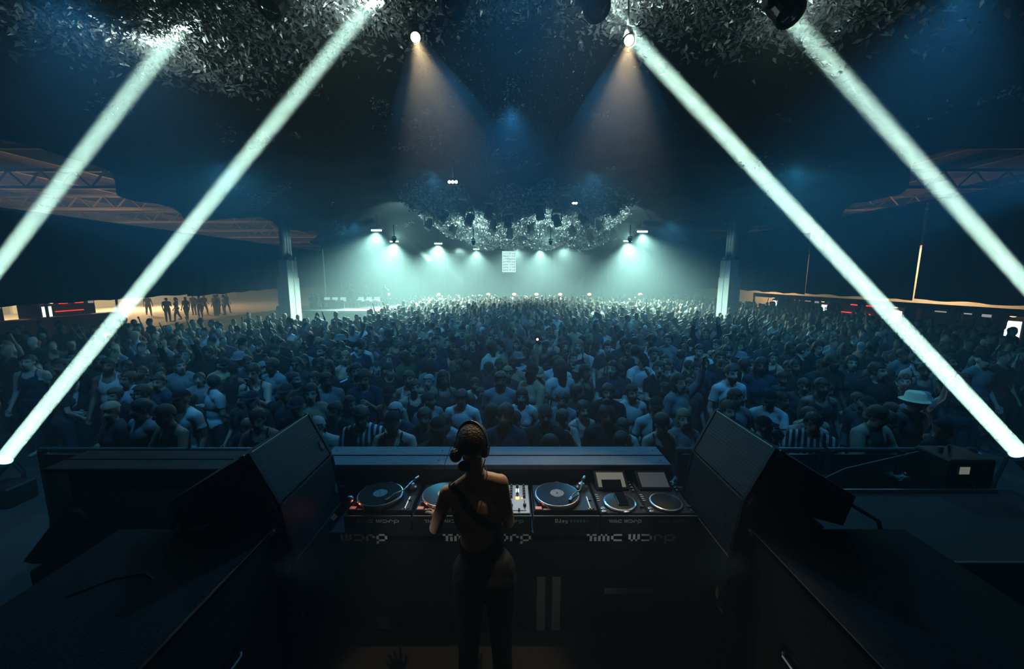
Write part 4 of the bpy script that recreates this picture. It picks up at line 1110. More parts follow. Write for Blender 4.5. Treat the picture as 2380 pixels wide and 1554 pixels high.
def fingers(ex, wrist, direc, palm_n, side, curl=0.35, spread=0.12, L_=0.085, s=1.0, r=0.0085):
    """four fingers and a thumb rooted in the palm; direc: along the hand, palm_n: palm side, side: thumb side"""
    d = Vector(direc).normalized(); n = Vector(palm_n); n = (n - d * n.dot(d)).normalized(); w = Vector(side); w = (w - d * w.dot(d) - n * w.dot(n)).normalized()
    root = Vector(wrist) + d * 0.085 * s
    for k, (off, ln) in enumerate(((0.030, 0.92), (0.010, 1.0), (-0.010, 0.95), (-0.029, 0.76))):
        f0 = root + w * off * s - d * (0.012 if k == 3 else 0.004) * s; dd = (d + w * (off / 0.03) * spread).normalized()
        P = [f0 - dd * 0.02 * s, f0]; cur = 0.0; q = f0
        for j, sg in enumerate((0.45, 0.32, 0.23)):
            cur += curl * (0.5 if j == 0 else 1.0); v = (dd * math.cos(cur) + n * math.sin(cur)); q = q + v * (L_ * ln * sg * s); P.append(q)
        ex.tube(P, [r * s * 1.05, r * s * 1.05, r * s, r * 0.9 * s, r * 0.7 * s], 8)
    t0 = Vector(wrist) + d * 0.03 * s + w * 0.022 * s; td = (d * 0.75 + w * 0.65 + n * 0.25).normalized()
    ex.tube([t0 - td * 0.02 * s, t0 + td * 0.02 * s, t0 + td * 0.045 * s, t0 + (td * 0.055 + d * 0.022) * s], [r * 1.25 * s, r * 1.2 * s, r * 1.1 * s, r * 0.8 * s], 8)

POSES = {  # per arm (elbow, wrist) for right (+x) and left (-x), lean angle, head (pitch, yaw)
    'down': (((.245, .03, 1.12), (.27, -.10, .88)), ((-.245, .03, 1.12), (-.27, -.10, .88)), 0.02, (0.0, 0.0)),
    'rail': (((.27, -.13, 1.14), (.06, -.34, 1.10)), ((-.27, -.13, 1.14), (-.05, -.36, 1.08)), 0.14, (-0.05, 0.1)),
    'oneup': (((.30, -.10, 1.60), (.27, -.16, 1.86)), ((-.245, .0, 1.12), (-.2, -.2, .98)), 0.0, (0.1, -0.1)),
    'bothup': (((.30, -.12, 1.62), (.24, -.18, 1.88)), ((-.32, -.10, 1.58), (-.30, -.2, 1.84)), 0.0, (0.15, 0.0)),
    'chin': (((.20, -.20, 1.17), (.05, -.19, 1.42)), ((-.24, -.08, 1.13), (.02, -.26, 1.12)), 0.08, (-0.1, 0.15)),
    'phone': (((.22, -.16, 1.16), (.09, -.36, 1.36)), ((-.24, .02, 1.12), (-.22, -.14, .92)), 0.04, (-0.2, -0.1)),
    'turn': (((.245, .02, 1.12), (.2, -.2, 1.0)), ((-.245, .0, 1.12), (-.2, -.18, .96)), 0.03, (0.0, 0.7)),
    'cross': (((.24, -.10, 1.14), (-.10, -.21, 1.17)), ((-.24, -.10, 1.14), (.10, -.24, 1.13)), 0.0, (0.05, -0.25)),
}
def make_body(pose, fem, voxel=0.015, dec=None, walk=False, hands=True, smooth=4):
    (rA, lA, lean, (hp, hy)) = POSES[pose]
    B = Body(); k = 0.90 if fem else 1.0
    Ru = Matrix.Rotation(lean, 3, 'X'); piv = Vector((0, 0, 1.0))
    U = lambda p: Ru @ (Vector(p) - piv) + piv
    B.ell('pelvis', (0, 0.005, .93), (.165 * (1.02 if fem else 1), .118, .13))
    B.ell('torso', U((0, 0, 1.09)), (.142 * k, .105 * k, .18), Ru)
    B.ell('torso', U((0, 0.0, 1.27)), (.168 * k, .118, .17), Ru)
    if fem:
        for s in (-1, 1): B.ell('torso', U((s * .07, -.085, 1.25)), (.058, .055, .06), Ru)
    sw = .165 * k
    B.cap('torso', U((-sw * .8, 0.012, 1.385)), U((sw * .8, 0.012, 1.385)), .066, .066)
    for s in (-1, 1):
        B.cap('torso', U((s * .04, .022, 1.46)), U((s * sw * .92, .012, 1.405)), .042, .05)
    B.cap('neck', U((0, .018, 1.40)), U((0, .0, 1.54)), .056 * (0.88 if fem else 1), .052 * (0.86 if fem else 1))
    hc = U((0, -.012, 1.605)); H = Ru @ Matrix.Rotation(hy, 3, 'Z') @ Matrix.Rotation(-hp, 3, 'X')
    hd = lambda p: hc + H @ Vector(p)
    B.ell('head', hd((0, .012, .03)), (.0755, .093, .093), H)
    B.ell('head', hd((0, -.022, -.03)), (.060, .070, .088), H)
    B.cap('head', hd((-.022, -.045, -.095)), hd((.022, -.045, -.095)), .026, .026)
    B.cap('head', hd((0, -.088, .012)), hd((0, -.104, -.022)), .009, .014)
    for s in (-1, 1): B.ell('ear', hd((s * .076, .012, -.01)), (.012, .022, .032), H)
    ex = MB() if hands else None
    for s, (el, wr) in ((1, rA), (-1, lA)):
        sh = U((s * (sw + .012), .01, 1.395)); e_ = U((el[0] * k, el[1], el[2])); w_ = U((wr[0] * k, wr[1], wr[2]))
        B.cap('uarm', sh, e_, .054 * k, .042 * k); B.cap('farm', e_, w_, .041 * k, .027 * k)
        d = (w_ - e_).normalized()
        nn = Vector((-s, -0.3, 0)) if w_.z < 1.5 else Vector((0, -1, 0.0))
        M = d.to_track_quat('Z', 'Y').to_matrix()
        B.cap('hand', w_ + d * .02, w_ + d * .075, .030, .033)
        if hands: fingers(ex, w_, d, nn, Vector((0, -1, 0.4)) if w_.z < 1.5 else Vector((-s, 0, 0)))
    st = 0.0
    for s in (-1, 1):
        fy = (0.22 * s if walk else 0.0)
        hip = Vector((s * .088, 0, .90)); kn = Vector((s * .10, -.02 - fy * 0.6, .50)); an = Vector((s * .105, .03 - fy, .09 + (0.10 if walk and s < 0 else 0)))
        B.cap('leg', hip, kn, .088, .060); B.cap('leg', kn, an, .058, .038)
        B.cap('foot', an + Vector((0, .0, -.045)), an + Vector((s * .01, -.16, -.055)), .040, .032)
    B.mesh(voxel, smooth, 0.5, dec)
    q = (B.P - np.array(hc)) @ np.array(H); B.hq = q; B.hc, B.H = hc, H
    ish = B.is_('head', 'ear')
    if dec is None:
        # eye sockets, lips and chin pushed into the face
        for x in (-.031, .031):
            g = np.exp(-(((q[:, 0] - x) / .015) ** 2 + ((q[:, 2] - .006) / .011) ** 2)) * (q[:, 1] < -.04) * ish
            B.P -= (np.array(H) @ np.array([0, -1.0, 0]))[None] * (g * .012)[:, None]
        g = np.exp(-((q[:, 0] / .024) ** 2 + ((q[:, 2] + .058) / .009) ** 2)) * (q[:, 1] < -.05) * ish
        B.P += (np.array(H) @ np.array([0, -1.0, 0]))[None] * (g * .006)[:, None]
        T = np.ones((len(B.P), 3))
        for x in (-.031, .031):
            e_ = (np.abs(q[:, 0] - x) < .016) & (np.abs(q[:, 2] - .006) < .009) & (q[:, 1] < -.04) & ish; T[e_] = (.18, .16, .16)
            e_ = (np.abs(q[:, 0] - x) < .022) & (np.abs(q[:, 2] - .030) < .0065) & (q[:, 1] < -.04) & ish; T[e_] = (.3, .25, .22)
        l_ = (np.abs(q[:, 0]) < .026) & (np.abs(q[:, 2] + .058) < .009) & (q[:, 1] < -.05) & ish; T[l_] = (.75, .45, .42)
        B.T = T
    B.ex = ex
    return B

# masks for clothes
def m_tee(B): return B.is_('torso', 'pelvis') & (B.P[:, 2] > .90) | (B.is_('uarm') & (B.t < .62))
def m_long(B): return B.is_('torso', 'pelvis') & (B.P[:, 2] > .90) | B.is_('uarm') | (B.is_('farm') & (B.t < .92))
def m_tank(B):
    P = B.P; lim = np.where(P[:, 2] > 1.30, 0.125 - 0.25 * np.clip(P[:, 2] - 1.36, 0, 1), 0.3)
    neck = (P[:, 2] > 1.345 + 0.5 * np.abs(P[:, 0])) & (np.abs(P[:, 0]) < .075) & (P[:, 1] < 0.02)
    return B.is_('torso', 'pelvis') & (P[:, 2] > .90) & (np.abs(P[:, 0]) < lim) & ~neck
def m_legs(B): return B.is_('leg', 'pelvis') & (B.P[:, 2] < 1.0) & (B.P[:, 2] > .10)
def m_hair(B):
    q = B.hq; return B.is_('head', 'ear') & (q[:, 2] > np.where(q[:, 1] < -.035, .058 + 0.25 * np.clip(np.abs(q[:, 0]) - .04, 0, 1), np.where(q[:, 1] < .02, .012, -.055)))
def m_beard(B):
    q = B.hq; return B.is_('head') & (q[:, 2] < -.032) & (q[:, 1] < 0.0) & ~((np.abs(q[:, 0]) < .02) & (np.abs(q[:, 2] + .058) < .01)) & ~((np.abs(q[:, 0]) < .016) & (q[:, 2] > -.045))
def m_cap(B):
    q = B.hq; return B.is_('head', 'ear') & (q[:, 2] > .042 - 0.1 * q[:, 1])
CLOTH = {'tee': (m_tee, .013), 'long': (m_long, .015), 'tank': (m_tank, .008)}

_B = {}; _M = {}
def body_of(pose, fem, walk=False):
    k = (pose, fem, walk)
    if k not in _B: _B[k] = make_body(pose, fem, walk=walk)
    return _B[k]
def mesh_of(pose, fem, what, walk=False):
    k = (pose, fem, what, walk)
    if k in _M: return _M[k]
    B = body_of(pose, fem, walk)
    if what == 'body': me = B.skin('person', B.ex, B.T); m = M_skin
    elif what in ('tee', 'long', 'tank', 'stripe', 'leop'):
        f_, off = CLOTH[{'stripe': 'tee', 'leop': 'tee'}.get(what, what)]
        me = B.shell(f_(B), off, 'shirt', 0.012, hash(pose) % 50); m = {'stripe': M_stripe, 'leop': M_leop}.get(what, M_fab)
    elif what == 'legs': me = B.shell(m_legs(B), .012, 'trousers', 0.006); m = M_fab
    elif what == 'shoe': me = B.shell(B.is_('foot') | (B.is_('leg') & (B.P[:, 2] < .14)), .008, 'shoe'); m = M_fab
    elif what == 'hair': me = B.shell(m_hair(B), .012, 'hair', 0.010, 3); m = M_hair
    elif what == 'beard': me = B.shell(m_beard(B), .005, 'beard', 0.004); m = M_hair
    elif what == 'cap': me = B.shell(m_cap(B), .014, 'cap', 0.0); m = M_fab
    me.materials.append(m); _M[k] = me
    return me

# things for the head, built once in head coordinates
def head_mesh(name, b, m, smooth=True):
    me = bpy.data.meshes.new(name); me.from_pydata([tuple(p) for p in b.v], [], b.f); me.update()
    bm = bmesh.new(); bm.from_mesh(me); bmesh.ops.recalc_face_normals(bm, faces=bm.faces[:]); bm.to_mesh(me); bm.free()
    if smooth: me.shade_smooth()
    me.materials.append(m); return me
def long_hair(pony=False, bun=False):
    B = Body()
    B.ell('h', (0, .02, .045), (.088, .103, .098))
    if bun: B.ell('h', (0, .03, .16), (.045, .045, .042)); B.ell('h', (0, .05, 0), (.082, .075, .08))
    elif pony:
        B.ell('h', (0, .05, 0), (.082, .075, .08)); B.cap('h', (0, .11, .05), (0, .15, -.02), .03, .032); B.cap('h', (0, .15, -.02), (0, .13, -.22), .032, .015)
    else:
        B.cap('h', (0, .06, .0), (0, .085, -.2), .085, .06); B.cap('h', (.055, .03, 0), (.085, .02, -.24), .040, .028); B.cap('h', (-.055, .03, 0), (-.085, .02, -.24), .040, .028)
    B.mesh(.012, 3)
    q = B.P; keep = ~((q[:, 1] < -.035) & (q[:, 2] < .062) & (np.abs(q[:, 0]) < .064)) & ~((q[:, 1] < -.05) & (q[:, 2] < .05))
    me = B.shell(keep, 0.0, 'hair'); me.materials.append(M_hair); return me
LONG, PONY, BUN = long_hair(), long_hair(pony=True), long_hair(bun=True)
b = MB()   # visor of a cap
V = []; n_ = 14
for j in range(2):
    for i in range(n_ + 1):
        a = -1.15 + 2.3 * i / n_
        V += [(.088 * math.sin(a), -.098 * math.cos(a) + .012, .052 - .004 * j), ((.088 + .012) * math.sin(a) * .95, -.098 * math.cos(a) - .075 * math.cos(a * 1.1) ** 1.0 + .012, .040 - .004 * j)]
Fq = []
for i in range(n_):
    Fq += [(2 * i, 2 * i + 1, 2 * i + 3, 2 * i + 2)]; o_ = 2 * (n_ + 1); Fq += [(o_ + 2 * i, o_ + 2 * i + 2, o_ + 2 * i + 3, o_ + 2 * i + 1), (2 * i + 1, o_ + 2 * i + 1, o_ + 2 * i + 3, 2 * i + 3)]
VISOR = head_mesh('visor', b.add(V, Fq), M_fab)
b = MB()
for s in (-1, 1):
    b.ell((s * .033, -.094, .010), (.027, .008, .020), nu=10, nv=6); b.cyl((s * .058, -.088, .016), (s * .080, .0, .012), .004, n=5)
b.cyl((-.012, -.104, .016), (.012, -.104, .016), .004, n=5)
SHADES = head_mesh('sunglasses', b, M_shade)
BUCKET = head_mesh('bucket_hat', MB().lathe([(.155, .030), (.150, .024), (.105, .058), (.094, .125), (.07, .14), (.01, .142)], 24), M_fab)
BAND = head_mesh('headband', MB().lathe([(.087, .035), (.094, .04), (.094, .07), (.084, .078)], 24, (0, .004, 0), Matrix.Diagonal((.93, 1.1, 1.0))), M_fab)

def matlocal(o, hc, H): o.matrix_local = Matrix.Translation(hc) @ H.to_4x4()

def person(loc, yaw, pose, fem, skin, shirt, shirtc, head, headc, legc, label, group, scale=1.0, shades=False, beard=False, walk=False, extra=None):
    """root = the body's one continuous mesh; hair and clothes are its children"""
    B = body_of(pose, fem, walk)
    r = bpy.data.objects.new('person', mesh_of(pose, fem, 'body', walk)); C.objects.link(r)
    r.location = loc; r.rotation_euler = (0, 0, yaw); r.scale = (scale,) * 3; r.color = (*skin, 1)
    tag(r, label, 'person', group)
    def child(name, me, col):
        o = bpy.data.objects.new(name, me); C.objects.link(o); o.parent = r; o.color = (*col, 1); return o
    child('shirt', mesh_of(pose, fem, shirt, walk), shirtc)
    child('trousers', mesh_of(pose, fem, 'legs', walk), legc)
    if head == 'short': child('hair', mesh_of(pose, fem, 'hair', walk), headc)
    elif head in ('long', 'pony', 'bun'):
        matlocal(child('hair', {'long': LONG, 'pony': PONY, 'bun': BUN}[head], headc), B.hc, B.H)
    elif head == 'cap':
        c = child('cap', mesh_of(pose, fem, 'cap', walk), headc)
        matlocal(child('visor', VISOR, headc), B.hc, B.H)
    elif head == 'capback':
        child('cap', mesh_of(pose, fem, 'cap', walk), headc)
    elif head == 'bucket':
        child('hair', mesh_of(pose, fem, 'hair', walk), (.02, .018, .015)); matlocal(child('bucket_hat', BUCKET, headc), B.hc, B.H)
    elif head == 'band':
        child('hair', mesh_of(pose, fem, 'hair', walk), (.02, .018, .015)); matlocal(child('headband', BAND, headc), B.hc, B.H)
    if beard: child('beard', mesh_of(pose, fem, 'beard', walk), (.02, .016, .013))
    if shades: matlocal(child('sunglasses', SHADES, (0, 0, 0)), B.hc, B.H)
    return r

# ------------------------------------------------------------------ the DJ, seen from behind
def make_dj():
    O = Vector((0, 0, SZ)); B = Body()
    lf = lambda a, b_, t: Vector(a).lerp(Vector(b_), t)
    shR, shL = Vector((-.062, 1.925, 1.425)), Vector((-.350, 1.955, 1.345)); nb = Vector((-.19, 1.93, 1.455))
    B.ell('pelvis', (-.15, 1.90, .93), (.165, .12, .13)); B.ell('pelvis', (-.15, 1.855, .90), (.15, .10, .10))
    B.ell('torso', (-.165, 1.91, 1.09), (.118, .092, .17)); B.ell('torso', (-.185, 1.93, 1.25), (.138, .100, .15), Matrix.Rotation(0.15, 3, 'Y'))
    for s in (-1, 1): B.ell('torso', (-.19 + s * .06, 2.02, 1.23), (.052, .05, .055))
    B.cap('torso', lf(shL, shR, .12) + Vector((0, 0, -.03)), lf(shL, shR, .88) + Vector((0, 0, -.03)), .052, .052)
    B.cap('torso', nb + Vector((.02, -.005, .0)), shR + Vector((-.03, 0, .008)), .036, .040); B.cap('torso', nb + Vector((-.02, -.005, .0)), shL + Vector((.03, 0, .008)), .036, .040)
    for s, c in ((1, (-.115, 1.872, 1.285)), (-1, (-.265, 1.885, 1.25))):   # shoulder blades
        B.ell('torso', c, (.045, .016, .07), Matrix.Rotation(0.25 * s, 3, 'Y'))
    B.cap('neck', nb + Vector((0, 0, -.04)), (-.205, 1.955, 1.555), .050, .046)
    hc = Vector((-.212, 1.965, 1.612)); H = Matrix.Rotation(PI + 0.12, 3, 'Z') @ Matrix.Rotation(0.16, 3, 'X') @ Matrix.Rotation(-0.06, 3, 'Y')
    hd = lambda p: hc + H @ Vector(p)
    B.ell('head', hd((0, .012, .03)), (.074, .092, .090), H); B.ell('head', hd((0, -.022, -.03)), (.057, .068, .084), H)
    B.cap('head', hd((-.018, -.043, -.092)), hd((.018, -.043, -.092)), .024, .024); B.cap('head', hd((0, -.088, .012)), hd((0, -.102, -.022)), .008, .012)
    for s in (-1, 1): B.ell('ear', hd((s * .074, .012, -.012)), (.011, .020, .030), H)
    # arms
    eL, wL = Vector((-.44, 2.04, 1.08)), Vector((-.452, 2.285, .985)); eR, wR = Vector((-.02, 2.02, 1.13)), Vector((-.06, 2.27, .985))
    B.cap('uarm', shL, eL, .043, .036); B.cap('farm', eL, wL, .036, .024); B.cap('uarm', shR, eR, .043, .036); B.cap('farm', eR, wR, .036, .024)
    hL = Vector((-.57, 2.43, .985)) - wL; hL.normalize(); hR = Vector((-.09, 2.45, .95)) - wR; hR.normalize()
    for w, d in ((wL, hL), (wR, hR)):
        sd_ = d.cross(Vector((0, 0, 1))).normalized()
        for k in (-.014, 0, .014): B.cap('hand', w + d * .01 + sd_ * k * .6, w + d * .078 + sd_ * k * 1.3, .017, .015)
    # legs under a long dress
    for s in (-1, 1):
        hip, kn, an = Vector((-.15 + s * .085, 1.90, .88)), Vector((-.15 + s * .09, 1.90, .50)), Vector((-.15 + s * .11, 1.87, .09))
        B.cap('leg', hip, kn, .085, .056); B.cap('leg', kn, an, .054, .036); B.cap('foot', an + Vector((0, 0, -.05)), an + Vector((s * .02, .15, -.058)), .036, .03)
    B.mesh(.0075, 5)
    ex = MB()
    fingers(ex, wL, hL, (0, 0, -1), hL.cross(Vector((0, 0, 1))), 0.22, 0.28, 0.085, 1.0, 0.0078)
    fingers(ex, wR, hR, (0, 0, -1), -hR.cross(Vector((0, 0, 1))), 0.25, 0.15, 0.085, 1.0, 0.0078)
    B.ex = ex
    return B, hc, H, wL, hL, shL, shR
DJ, hc, H, wL, hL, shL, shR = make_dj()
dj = bpy.data.objects.new('person', DJ.skin('person', DJ.ex)); C.objects.link(dj); dj.location = (0, 0, SZ); dj.data.materials.append(M_skin)
dj.color = (.62, .40, .26, 1)
tag(dj, 'DJ seen from behind in a black one-shoulder dress, hand on a turntable', 'person')
P, N = DJ.P, DJ.N
cen = np.array([-.17, 1.92])
back = P[:, 1] < 1.935
line = (P[:, 0] + .315) * (-0.90) + 1.405          # strap runs down from the left shoulder to the right side
dz = P[:, 2] - line
strap = np.abs(dz) < .032
cut = ((P[:, 0] + .225) / .158) ** 2 + ((P[:, 2] - 1.26) / .165) ** 2 < 1.0
lowz = P[:, 2] < 1.22 - 0.0 * P[:, 0]
body_m = DJ.is_('torso', 'pelvis') | (DJ.is_('leg') & (P[:, 2] > .12))
backm = strap | ((dz < 0) & ~cut)
frontm = (dz < .03) & (P[:, 2] < 1.40)
mask = body_m & np.where(back, backm, frontm)
o = link('dress', DJ.shell(mask, .007, 'dress', 0.003), mat('black_dress', (0.012, 0.012, 0.014), 0.7), dj)
q = (P - np.array(hc)) @ np.array(H)
hm = DJ.is_('head', 'ear') & (q[:, 2] > np.where(q[:, 1] < -.04, .05, np.where(q[:, 1] < .012, .03, -.075)))
M_djhair = mat('brown_hair', (0.045, 0.026, 0.014), 0.38, bump=0.6, bscale=90)
hr = link('hair', DJ.shell(hm, .009, 'hair', 0.003), M_djhair, dj)
Bn = Body(); Bn.ell('h', hc + Vector((-.082, -.055, -.03)), (.032, .03, .036)); Bn.mesh(.008, 2)
o = link('hair_bun', Bn.shell(np.ones(len(Bn.P), bool), 0.002, 'hair_bun', 0.004), M_djhair, hr); o['label'] = 'small side bun'
Bn = Body(); Bn.ell('h', hc + Vector((-.030, -.098, -.068)), (.036, .026, .026)); Bn.mesh(.008, 2)
o = link('hair_bun', Bn.shell(np.ones(len(Bn.P), bool), 0.002, 'hair_bun', 0.004), M_djhair, hr); o['label'] = 'low nape bun'
# shoes, ring, necklace cord
o = link('shoe', DJ.shell(DJ.is_('foot') & (P[:, 0] > -.15), .006, 'shoe'), M_case, dj); o = link('shoe', DJ.shell(DJ.is_('foot') & (P[:, 0] <= -.15), .006, 'shoe'), M_case, dj)
M_gold = mat('gold', (0.8, 0.55, 0.2), 0.25, 1.0)
sdv = hL.cross(Vector((0, 0, 1))).normalized()
for k, (off, ln) in enumerate(((.010, .115), (-.012, .112))):
    c = Vector(wL) + hL * ln + sdv * off * 1.4 + Vector((0, 0, -.002))
    Mq = hL.to_track_quat('Z', 'Y').to_matrix()
    MB().tube([c + Mq @ Vector((.0095 * math.cos(2 * PI * i / 14), .0095 * math.sin(2 * PI * i / 14), 0)) for i in range(14)], .0022, 6, True).build('ring', M_gold, dj, smooth=True)
nb = Vector((-.19, 1.93, 1.455))
MB().tube([nb + Vector((.052, .01, .045)), nb + Vector((.060, -.030, .022)), nb + Vector((.052, -.052, -.008))], .0022, 6).build('necklace_cord', M_black, dj)
# headphones worn on the head: a thing of their own
t = thing('headphones', 'black over-ear headphones with a shiny band on the DJ\'s head', 'headphones', Vector((0, 0, SZ)) + hc)
H2 = Matrix.Rotation(-0.55, 3, 'Z') @ H
def hh(p): return H2 @ Vector(p)
M_hp = mat('headphone_black', (0.02, 0.021, 0.023), 0.25, 0.2)
band = [hh((.090 * math.cos(a), .012 + .02 * math.sin(a), .122 * math.sin(a) + .010)) for a in np.linspace(0.05, PI - 0.05, 21)]
MB().tube(band, .0065, 8).build('headband', M_hp, t, smooth=True)
MB().tube([p * 1.045 for p in band[3:18]], .0035, 6).build('band_trim', M_steel, t, smooth=True)
for s in (-1, 1):
    c = hh((s * .086, .008, -.012)); ax = hh((s, 0, 0)); Mq = ax.to_track_quat('Z', 'Y').to_matrix()
    MB().lathe([(.024, -.016), (.031, -.010), (.032, .004), (.026, .012), (.012, .014)], 20, c, Mq).build('ear_cup', M_hp, t, smooth=True)
    MB().lathe([(.010, .013), (.011, .016), (.004, .017)], 14, c, Mq).build('cup_badge', M_chrome, t)
MB().tube([hh((-.10, .03, -.04)), hh((-.095, .04, -.10)), hh((-.08, .02, -.17)), hh((-.07, -.12, -.30)), hh((-.03, -.38, -.56))], .0025, 6).build('cable', M_hp, t)

# ------------------------------------------------------------------ crowd
SK = [(.55, .38, .29), (.48, .32, .23), (.36, .22, .15), (.22, .13, .09), (.13, .075, .05), (.60, .43, .34)]
BLK, CHAR, NAVY, GRY, WHT, TAN, GRN, RED = (.018, .018, .02), (.05, .05, .055), (.03, .04, .07), (.22, .23, .24), (.62, .62, .60), (.40, .33, .22), (.06, .10, .06), (.25, .04, .04)
HD, HBR, HGR, HBL = (.012, .010, .008), (.05, .028, .015), (.35, .35, .34), (.30, .20, .09)
G = 'crowd facing the booth'
